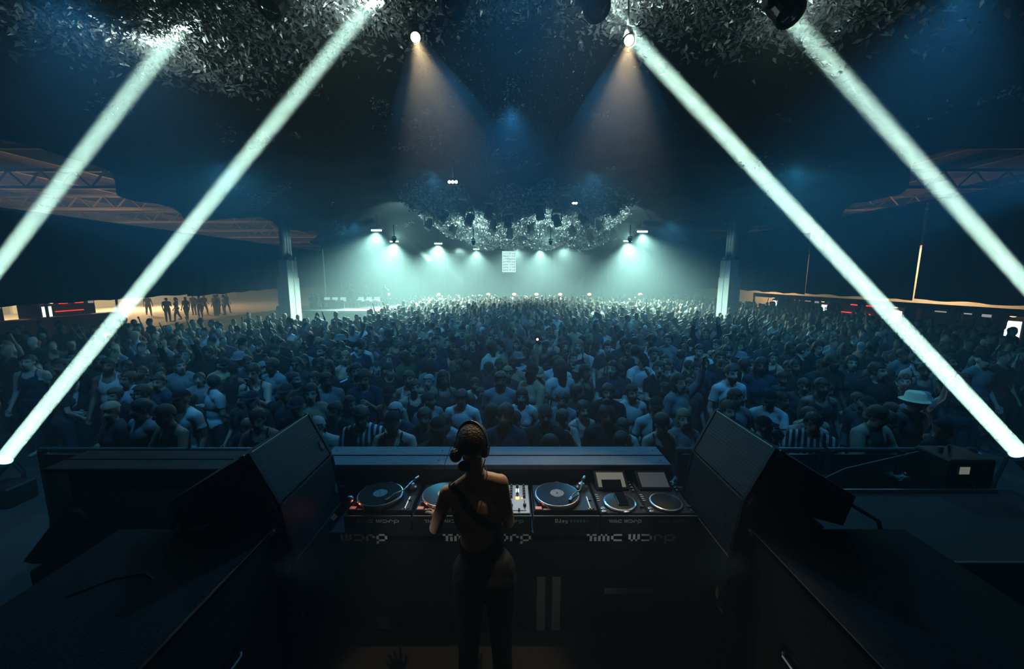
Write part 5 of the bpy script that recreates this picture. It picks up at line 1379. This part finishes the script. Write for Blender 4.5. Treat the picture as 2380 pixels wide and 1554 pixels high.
# hand placed from the photograph: pixel of the head, pose, female, skin, shirt, colour, head, colour, yaw, extras, label
FRONT = [
 (734, 993, 'rail', 0, 5, 'tee', (.5, .47, .40), 'short', HGR, 0.1, 's', 'grey-haired man in sunglasses and pale shirt beside the left speaker stack'),
 (837, 968, 'rail', 0, 1, 'stripe', WHT, 'band', CHAR, 0.1, 'b', 'man in a black and white striped shirt and headband at the counter'),
 (912, 983, 'rail', 0, 5, 'tank', BLK, 'cap', BLK, 0.0, 'b', 'bearded man in black cap and black tank top at the counter'),
 (911, 958, 'down', 0, 5, 'tee', NAVY, 'short', HGR, -0.1, '', 'grey-haired man behind the man in the black cap'),
 (976, 970, 'down', 0, 2, 'tee', BLK, 'short', HD, 0.1, '', 'dark-haired man in a black T-shirt at the counter left of the DJ'),
 (1017, 986, 'rail', 1, 3, 'leop', GRY, 'short', HD, -0.1, '', 'person in a speckled top at the counter left of the DJ\'s head'),
 (1069, 925, 'down', 0, 1, 'tee', WHT, 'band', CHAR, -0.1, 's', 'man in white T-shirt and headband behind the DJ\'s head'),
 (1069, 952, 'turn', 0, 3, 'long', CHAR, 'short', HD, 3.0, '', 'person with back turned in front of the white T-shirt and headband man'),
 (1103, 936, 'down', 1, 1, 'tee', CHAR, 'short', HBR, 0.0, 's', 'person in glasses above the DJ\'s head'),
 (1146, 962, 'turn', 1, 1, 'long', BLK, 'long', HD, 0.4, '', 'woman with long dark hair right of the DJ\'s head'),
 (1195, 977, 'rail', 0, 3, 'tank', (.20, .19, .06), 'capback', BLK, 0.3, '', 'person in a dark cap and olive top at the counter'),
 (1267, 966, 'down', 0, 2, 'tee', BLK, 'capback', CHAR, 0.0, '', 'person in a backward dark cap at the middle of the counter'),
 (1316, 972, 'chin', 0, 5, 'tank', BLK, 'short', HBR, 0.25, '', 'man in black tank top with his hand at his chin'),
 (1361, 953, 'down', 1, 5, 'tank', GRY, 'pony', HBR, 0.3, '', 'smiling woman with tied hair behind the man touching his chin'),
 (1410, 966, 'down', 0, 3, 'tee', BLK, 'bun', HD, 0.0, '', 'person in a black T-shirt with high tied dark hair'),
 (1481, 999, 'rail', 1, 2, 'tee', WHT, 'long', HD, 0.0, '', 'woman in a white T-shirt with long dark hair at the counter'),
 (1538, 987, 'rail', 1, 1, 'tank', BLK, 'pony', HD, 0.1, 's', 'woman in sunglasses and low black top at the counter\'s right end'),
 (1602, 975, 'cross', 1, 5, 'long', GRY, 'long', HBL, 0.1, '', 'woman with long fair hair and grey top left of the right speaker stack'),
 (1536, 946, 'down', 0, 2, 'tee', (.45, .47, .47), 'cap', BLK, 0.0, '', 'man in light shirt and dark cap behind the woman in sunglasses'),
 (1314, 930, 'down', 0, 2, 'tee', GRY, 'short', HD, -0.2, '', 'man in a grey T-shirt behind the man touching his chin'),
 (1347, 912, 'turn', 0, 3, 'long', CHAR, 'short', HD, 0.3, '', 'man in dark long sleeves turning aside, right of centre'),
 (1413, 912, 'down', 0, 1, 'tee', BLK, 'short', HBR, -0.1, 'b', 'bearded man in black behind the counter, right of centre'),
 (1474, 913, 'down', 0, 1, 'tee', WHT, 'short', HD, 0.2, 'b', 'dark-bearded man in a white T-shirt right of centre'),
 (1512, 924, 'turn', 0, 3, 'tee', BLK, 'cap', GRY, 0.2, '', 'man in black T-shirt and grey cap beside the bearded man in white'),
 (950, 880, 'down', 0, 2, 'tank', WHT, 'short', HBR, 0.1, '', 'man in a white vest left of centre'),
 (1095, 893, 'down', 0, 2, 'tee', WHT, 'short', HD, 0.0, 'b', 'man in a white T-shirt above the DJ, third row'),
 (1213, 922, 'down', 1, 1, 'tee', (.5, .5, .48), 'long', HD, -0.1, '', 'woman in a pale T-shirt with long hair right of the DJ'),
 (982, 886, 'down', 0, 5, 'tee', GRY, 'short', HGR, -0.2, '', 'grey-haired man beside the man in the white vest'),
 (1180, 868, 'down', 0, 2, 'tee', CHAR, 'short', HBL, 0.1, '', 'fair-haired man in a charcoal shirt above the DJ\'s shoulder'),
 (1251, 870, 'phone', 0, 2, 'tee', TAN, 'cap', TAN, 0.2, '', 'man in tan cap raising a phone at the centre of the crowd'),
 (388, 966, 'rail', 0, 2, 'tank', BLK, 'short', HD, -0.3, 'sb', 'man in sunglasses and black tank top at the left barrier'),
 (422, 928, 'down', 0, 2, 'tee', WHT, 'cap', BLK, -0.2, '', 'tall man in a white T-shirt with a small mark and dark cap at the left'),
 (369, 932, 'turn', 0, 2, 'tee', GRY, 'cap', BLK, -0.3, '', 'man in dark cap and grey shirt beside the tall white T-shirt'),
 (331, 914, 'down', 0, 1, 'tee', CHAR, 'short', HBR, -0.4, 's', 'man in glasses and charcoal shirt at the left'),
 (299, 881, 'down', 0, 2, 'tee', (.42, .44, .44), 'short', HD, -0.3, '', 'man in a pale T-shirt standing alone-headed at the left'),
 (262, 956, 'turn', 1, 1, 'long', CHAR, 'capback', TAN, -0.5, '', 'person in a pale knitted hat at the lower left'),
 (328, 951, 'down', 0, 2, 'tee', GRY, 'short', HD, -0.3, '', 'short-haired man in a grey T-shirt at the lower left'),
 (238, 1000, 'down', 0, 3, 'long', BLK, 'short', HD, -0.4, '', 'dark-haired person in black near the left beam'),
 (594, 976, 'rail', 1, 1, 'tank', BLK, 'pony', HBR, 0.2, '', 'woman in black leaning out beside the left speaker stack'),
 (523, 996, 'rail', 0, 3, 'long', NAVY, 'none', HD, 0.0, '', 'bald man in navy above the left counter'),
 (466, 890, 'turn', 0, 2, 'tee', (.5, .5, .5), 'short', HD, 2.6, '', 'person in a white T-shirt seen from behind at the left'),
 (665, 912, 'down', 0, 2, 'long', CHAR, 'cap', CHAR, 0.0, '', 'man in charcoal cap and jacket above the left speaker stack'),
 (611, 856, 'turn', 0, 1, 'tee', (.3, .34, .36), 'capback', GRY, 0.2, '', 'man in a grey shirt and backward cap, left of centre'),
 (372, 888, 'turn', 0, 1, 'long', NAVY, 'short', HD, -0.5, '', 'man in navy long sleeves at the left, looking sideways'),
 (586, 929, 'down', 1, 1, 'tee', CHAR, 'cap', NAVY, 0.0, '', 'woman in navy cap above the left speaker stack'),
 (618, 914, 'down', 0, 3, 'tee', BLK, 'short', HD, -0.1, 'b', 'bearded man in black above the left speaker stack'),
 (690, 946, 'down', 0, 2, 'tee', BLK, 'cap', NAVY, 0.2, '', 'man in navy cap right beside the left speaker stack'),
 (760, 955, 'down', 0, 3, 'tee', BLK, 'short', HD, -0.2, '', 'dark-haired man behind the grey-haired man in sunglasses'),
 (798, 940, 'turn', 1, 2, 'tee', CHAR, 'long', HD, 0.2, '', 'woman with long dark hair in the second row left of centre'),
 (512, 930, 'oneup', 0, 2, 'tee', CHAR, 'short', HD, -0.1, '', 'person raising one arm at the left'),
 (1772, 990, 'turn', 0, 5, 'tee', BLK, 'cap', BLK, 0.6, '', 'man in black cap looking left above the right speaker stack'),
 (1694, 955, 'down', 1, 5, 'long', CHAR, 'long', HBR, 0.0, '', 'long-haired woman behind the top of the right speaker stack'),
 (1708, 925, 'down', 0, 3, 'tee', GRY, 'short', HD, 0.1, '', 'man in a grey T-shirt behind the right speaker stack'),
 (1810, 968, 'turn', 0, 2, 'tank', GRY, 'short', HBR, -0.5, '', 'man in grey tank top right of the right speaker stack'),
 (1906, 985, 'rail', 0, 2, 'stripe', WHT, 'short', HD, -0.6, '', 'man in a dark jersey with white stripes at the right barrier'),
 (1937, 967, 'turn', 0, 5, 'tank', (.45, .46, .44), 'short', HBR, -0.4, '', 'man in a light tank top at the right barrier'),
 (1970, 958, 'down', 0, 2, 'tee', TAN, 'cap', BLK, -0.1, '', 'man in black cap and tan shirt at the right barrier'),
 (2037, 968, 'rail', 0, 5, 'long', (.38, .36, .28), 'short', HBR, 0.2, 's', 'man in sunglasses and pale jacket leaning on the right barrier'),
 (2114, 978, 'rail', 0, 1, 'tee', BLK, 'short', HD, 0.2, '', 'dark-haired man in black leaning on the right barrier'),
 (2124, 934, 'down', 0, 1, 'tee', CHAR, 'bucket', (.75, .70, .45), 0.2, '', 'person in a pale yellow bucket hat at the right'),
 (2190, 1000, 'rail', 0, 2, 'tee', BLK, 'capback', BLK, 0.4, '', 'person in black reaching over the right barrier'),
 (2252, 1000, 'rail', 0, 5, 'tee', GRY, 'short', HD, 0.5, '', 'person in a grey T-shirt bent over the right barrier'),
 (2172, 948, 'down', 0, 5, 'tee', CHAR, 'short', HBR, 0.3, '', 'man in charcoal standing right of the bucket hat'),
 (2000, 905, 'phone', 0, 2, 'tee', CHAR, 'short', HD, 0.2, '', 'man lifting his forearm behind the right barrier'),
 (1868, 930, 'down', 0, 3, 'tee', BLK, 'bun', HD, 0.1, '', 'person with a dark top knot right of the right speaker stack'),
 (1928, 715, 'turn', 0, 2, 'tee', WHT, 'short', HD, 2.8, '', 'tall person in a white T-shirt among the right rear crowd'),
]
NEAR = []          # (x, y) taken
def spot_free(x, y, d): return all((x - a) ** 2 + (y - b_) ** 2 > d * d for a, b_ in NEAR)
r_ = random.Random(11)
for u, v, pose, fem, sk, shirt, sc_, head, hcol, yaw, ext, lab in FRONT:
    h = 1.60 if not fem else 1.55
    if v < 800: h = 1.75
    p_ = at_z(u, v, h)
    # the head sits ahead of the feet when leaning
    off = {'rail': .10, 'chin': .05}.get(pose, .02)
    x, y = p_.x, p_.y + off
    if not -1.5 < x < 1.35 and y < 4.2:
        x, y = x * 4.2 / y, 4.2
    for _ in range(40):
        if spot_free(x, y, 0.36): break
        y += 0.04
    NEAR.append((x, y))
    hh_ = body_of(pose, bool(fem)).hc.z
    d_ = ray(u, v); zz = CAMZ + d_.z * ((y - off) / d_.y)
    person((x, y, 0), yaw, pose, bool(fem), SK[sk], shirt, sc_, head, hcol, CHAR, lab, G, min(1.12, max(.86, zz / hh_)), 's' in ext, 'b' in ext)

# yard and side people
YARD = [(388, 716, 'phone', 0, BLK, 0.8, 'man in black raising a hand in the lit yard', 0), (410, 716, 'down', 1, CHAR, -0.6, 'person walking toward the man in the lit yard', 1), (345, 718, 'down', 0, CHAR, 0.9, 'person striding at the left of the lit yard', 1),
        (432, 712, 'down', 1, CHAR, 0.3, 'woman in a short outfit in the lit yard', 1), (450, 712, 'down', 0, BLK, 0.2, 'dark figure by the yard wall', 0), (475, 712, 'turn', 0, BLK, 1.2, 'person crossing the yard left of the couple', 1),
        (500, 716, 'down', 0, CHAR, 2.9, 'man of the couple seen from behind in the yard', 0), (508, 718, 'down', 1, WHT, 3.0, 'person in white of the couple seen from behind in the yard', 0), (527, 710, 'down', 0, BLK, 1.4, 'person stepping out at the right of the yard', 1),
        (545, 712, 'cross', 0, CHAR, 0.3, 'dark figure standing under the drape edge', 0), (572, 714, 'down', 1, GRY, -0.5, 'person in grey under the drape edge', 0), (600, 708, 'down', 0, CHAR, 0.2, 'dark figure left of the left column in the yard', 0),
        (648, 718, 'turn', 1, WHT, 0.5, 'pale figure right against the left column', 0), (657, 719, 'down', 0, GRY, -0.4, 'second pale figure against the left column', 0),
        (725, 700, 'down', 0, BLK, 0.4, 'dark figure in the gap right of the left column', 0), (734, 706, 'down', 1, BLK, -0.3, 'short dark figure in the gap by the steel pole', 0), (750, 698, 'down', 0, BLK, 0.1, 'broad dark figure behind the steel pole', 0)]
for u, v, pose, fem, col, yaw, lab, wk in YARD:
    y = 27.5 + (u * 7919 % 97) / 97 * 8.5 if u < 620 else 26.5
    if 640 < u < 660: y = 19.5
    if u > 700: y = 33.5
    p_ = at_y(u, v, y)
    if p_.x > -22.8 and u < 620: p_.x = -22.8 - (u % 7) * .3
    o = person((p_.x, y, 0), yaw, pose, bool(fem), SK[2], 'tee', col, 'short' if not fem else 'pony', HD, CHAR if u % 2 else NAVY, lab, 'people in the lit yard', 1.0, walk=bool(wk))
    for nm in ('shoe',):
        c = bpy.data.objects.new('shoe', mesh_of(pose, bool(fem), 'shoe', bool(wk))); C.objects.link(c); c.parent = o; c.color = (.02, .02, .02, 1)
    NEAR.append((p_.x, y))
# people behind the second booth
for u, v, y, fem, col, lab, z in ((815, 697, 25.2, 0, CHAR, 'operator in dark clothes at the left of the second booth', 1.25), (853, 697, 25.2, 1, (.35, .4, .4), 'operator in a pale top at the middle of the second booth', 1.25), (897, 700, 25.6, 0, BLK, 'operator in black at the right of the second booth', 1.25)):
    p_ = at_y(u, v, y)
    person((p_.x, y, z - 0.0), 0.2, 'chin' if fem else 'phone', bool(fem), SK[1], 'tee', col, 'short', HD, BLK, lab, 'operators of the second booth', 0.9)

# the rest of the crowd, scattered over the floor
cand = []
cell = {}
def ok(x, y, d):
    i, j = int(x // .6), int(y // .6)
    for a in range(i - 1, i + 2):
        for b_ in range(j - 1, j + 2):
            for (px, py) in cell.get((a, b_), ()):
                if (px - x) ** 2 + (py - y) ** 2 < d * d: return False
    return True
for x, y in NEAR: cell.setdefault((int(x // .6), int(y // .6)), []).append((x, y))
def front_y(x):
    return 3.75 if -1.5 < x < 1.3 else 4.4
for _ in range(60000):
    y = 3.7 + 27.5 * r_.random() ** 1.0; x = r_.uniform(-15.5, 15.2)
    if y < front_y(x) or abs(x) > 1.40 * y + 0.6: continue
    left = -11.0 + 0.6 * math.sin(y) + (1.2 if 11 < y < 15 else 0); right = 14.2 + 0.5 * math.sin(y * 1.3)
    dens = 1.0
    if x < left: dens = 0.12 if y < 13 else 0.0
    if x > right: dens = 0.1
    if y > 29: dens *= 0.5
    if r_.random() > dens: continue
    if -13.5 < x < -6.3 and 15.5 < y < 28.6: continue
    if abs(abs(x) - 10.1) < 0.75 and 17.2 < y < 18.7: continue
    u_ = 1190 + x / (y * math.cos(PITCH) + 1.5 * math.sin(PITCH)) * F
    if y < 6.6 and (u_ < 120 or u_ > 2250) or y < 5.5 and (u_ < 240 or u_ > 2150): continue
    if abs(x) > 6 and y < 5.9 and (abs(abs(x) - 7) < 0.8 or abs(abs(x) - 10.8) < 0.8): continue
    d = 0.42 if y < 8 else 0.46
    if not ok(x, y, d): continue
    cell.setdefault((int(x // .6), int(y // .6)), []).append((x, y)); cand.append((x, y))
cand.sort(key=lambda p: p[0] ** 2 + p[1] ** 2)
vis = []
for x, y in cand:
    u = 1190 + x / (y * math.cos(PITCH) + 1.5 * math.sin(PITCH)) * F
    vis.append(-30 < u < 2410)
near_p = [p for p, k in zip(cand, vis) if k][:214]
ns = set(near_p)
far_p = [p for p, k in zip(cand, vis) if k and p not in ns]

COLN = [('black', BLK, 34), ('charcoal', CHAR, 24), ('navy', NAVY, 12), ('grey', GRY, 12), ('white', WHT, 9), ('tan', TAN, 4), ('dark-green', GRN, 3), ('dark-red', RED, 2)]
SHN = [('tee', 'T-shirt', 60), ('long', 'long-sleeved top', 22), ('tank', 'tank top', 18)]
HDN = [('short', 'short dark hair', HD, 46), ('short', 'short brown hair', HBR, 10), ('cap', 'dark cap', BLK, 12), ('capback', 'backward cap', CHAR, 6), ('long', 'long dark hair', HD, 12), ('long', 'long fair hair', HBL, 3), ('pony', 'tied-back hair', HBR, 5), ('bun', 'top knot', HD, 3), ('bucket', 'bucket hat', GRY, 2), ('none', 'shaved head', HD, 4)]
PSN = [('down', '', 50), ('turn', ', looking aside', 20), ('phone', ', hand lifted', 7), ('cross', ', arms folded', 10), ('chin', ', hand at chin', 4), ('oneup', ', arm raised', 3), ('bothup', ', arms raised', 1)]
def pick(L_, k=-1):
    return r_.choices(L_, [q_[k] for q_ in L_])[0]
def zone(x, y):
    u = 1190 + x / (y * math.cos(PITCH) + 1.5 * math.sin(PITCH)) * F
    z_ = ('at left edge' if u < 330 else 'left of left speakers' if u < 520 else 'behind left speakers' if u < 760 else 'left of the DJ' if u < 1040 else
          'behind the DJ' if u < 1160 else 'right of the DJ' if u < 1420 else 'left of right speakers' if u < 1620 else 'behind right speakers' if u < 1840 else
          'behind right barrier' if u < 2120 else 'at right edge')
    rw = 'front rows' if y < 5.4 else 'near rows' if y < 7 else 'middle rows' if y < 8.8 else 'deep rows'
    return rw + ' ' + z_
used = set()
for x, y in near_p:
    for _ in range(30):
        cn_, col, _w1 = pick(COLN); sh, shn, _w2 = pick(SHN); hd_, hn, hcol, _w3 = pick(HDN); ps, pn, _w4 = pick(PSN)
        fem = hd_ in ('long', 'pony') or r_.random() < .15
        lab = f'{"woman" if fem and hd_ in ("long", "pony") else "person"} in {cn_} {shn}, {hn}{pn}, {zone(x, y)}'
        if len(lab.split()) > 16: continue
        if lab not in used: break
    used.add(lab)
    yaw = r_.gauss(math.atan2(x, y) * -0.35, .35) if ps != 'turn' else r_.choice((-1, 1)) * r_.uniform(.2, 1.2)
    if r_.random() < .04: yaw += PI
    person((x, y, 0), yaw, ps, fem, r_.choice(SK), sh, col, hd_, hcol, r_.choice((BLK, CHAR, NAVY)), lab, G, r_.uniform(.90, 1.10), r_.random() < .10, (not fem) and r_.random() < .22)

# far crowd: too many to count, one object of simple figures
LOW = []
for pose, fem in (('down', False), ('down', True), ('turn', False), ('cross', False), ('phone', True), ('oneup', False), ('bothup', True)):
    Bq = make_body(pose, fem, voxel=.034, dec=.30, hands=False, smooth=3)
    tri = np.array([t_ for f_ in Bq.F for t_ in [(f_[0], f_[i], f_[i + 1]) for i in range(1, len(f_) - 1)]])
    LOW.append((Bq, tri))
VV, FF, CC = [], [], []; base = 0
for x, y in far_p:
    k = r_.choices(range(7), (40, 25, 18, 8, 6, 4, 1.5))[0]; Bq, tri = LOW[k]
    a = r_.gauss(0, .5) + (PI if r_.random() < .05 else 0); s = r_.uniform(.89, 1.09)
    ca, sa = math.cos(a), math.sin(a); Pq = Bq.P * s
    V = np.stack([Pq[:, 0] * ca - Pq[:, 1] * sa + x, Pq[:, 0] * sa + Pq[:, 1] * ca + y, Pq[:, 2]], -1)
    col = np.empty((len(V), 3)); col[:] = r_.choice(SK)
    col[m_tee(Bq) if r_.random() < .7 else m_long(Bq)] = pick(COLN)[1]; col[m_legs(Bq) | Bq.is_('foot')] = CHAR
    if r_.random() < .94: col[m_hair(Bq)] = r_.choices((HD, HBR, HBL, HGR, WHT, BLK), (50, 18, 6, 5, 3, 12))[0]
    VV.append(V); FF.append(tri + base); CC.append(col); base += len(V)
print('near', len(near_p) + len(FRONT), 'far', len(far_p), 'tris', sum(len(f_) for f_ in FF))
me = np_mesh('far_crowd', np.concatenate(VV), np.concatenate(FF), True)
ca_ = me.color_attributes.new('tint', 'FLOAT_COLOR', 'POINT')
cc = np.concatenate(CC); ca_.data.foreach_set('color', np.concatenate([cc, np.ones((len(cc), 1))], 1).astype(np.float32).ravel())
o = link('far_crowd', me, mat('far_crowd_mix', (.1, .1, .1), .65, attr='tint'))
tag(o, 'dense mass of far people packed to the rear of the hall', 'crowd', kind='stuff')
# small lights held up in the crowd
for u, v, y, m, lab in ((1295, 731, 16.8, M_bulb, 'phone light glowing in the middle of the far crowd'), (1249, 792, 9.6, M_bulb, 'phone light glowing above the DJ in the crowd'), (1476, 692, 27, M_bulb, 'phone light at the right rear of the crowd')):
    q = at_y(u, v, y); t = thing('smartphone', lab, 'phone', q, group='phones lit in the crowd')
    MB().box((0, 0, 0), (0.075, 0.01, 0.15), bev=.003).build('shell', M_phone, t)
    MB().cyl((0, -.012, .04), (0, -.006, .04), .03, n=10).build('torch_light', m, t)
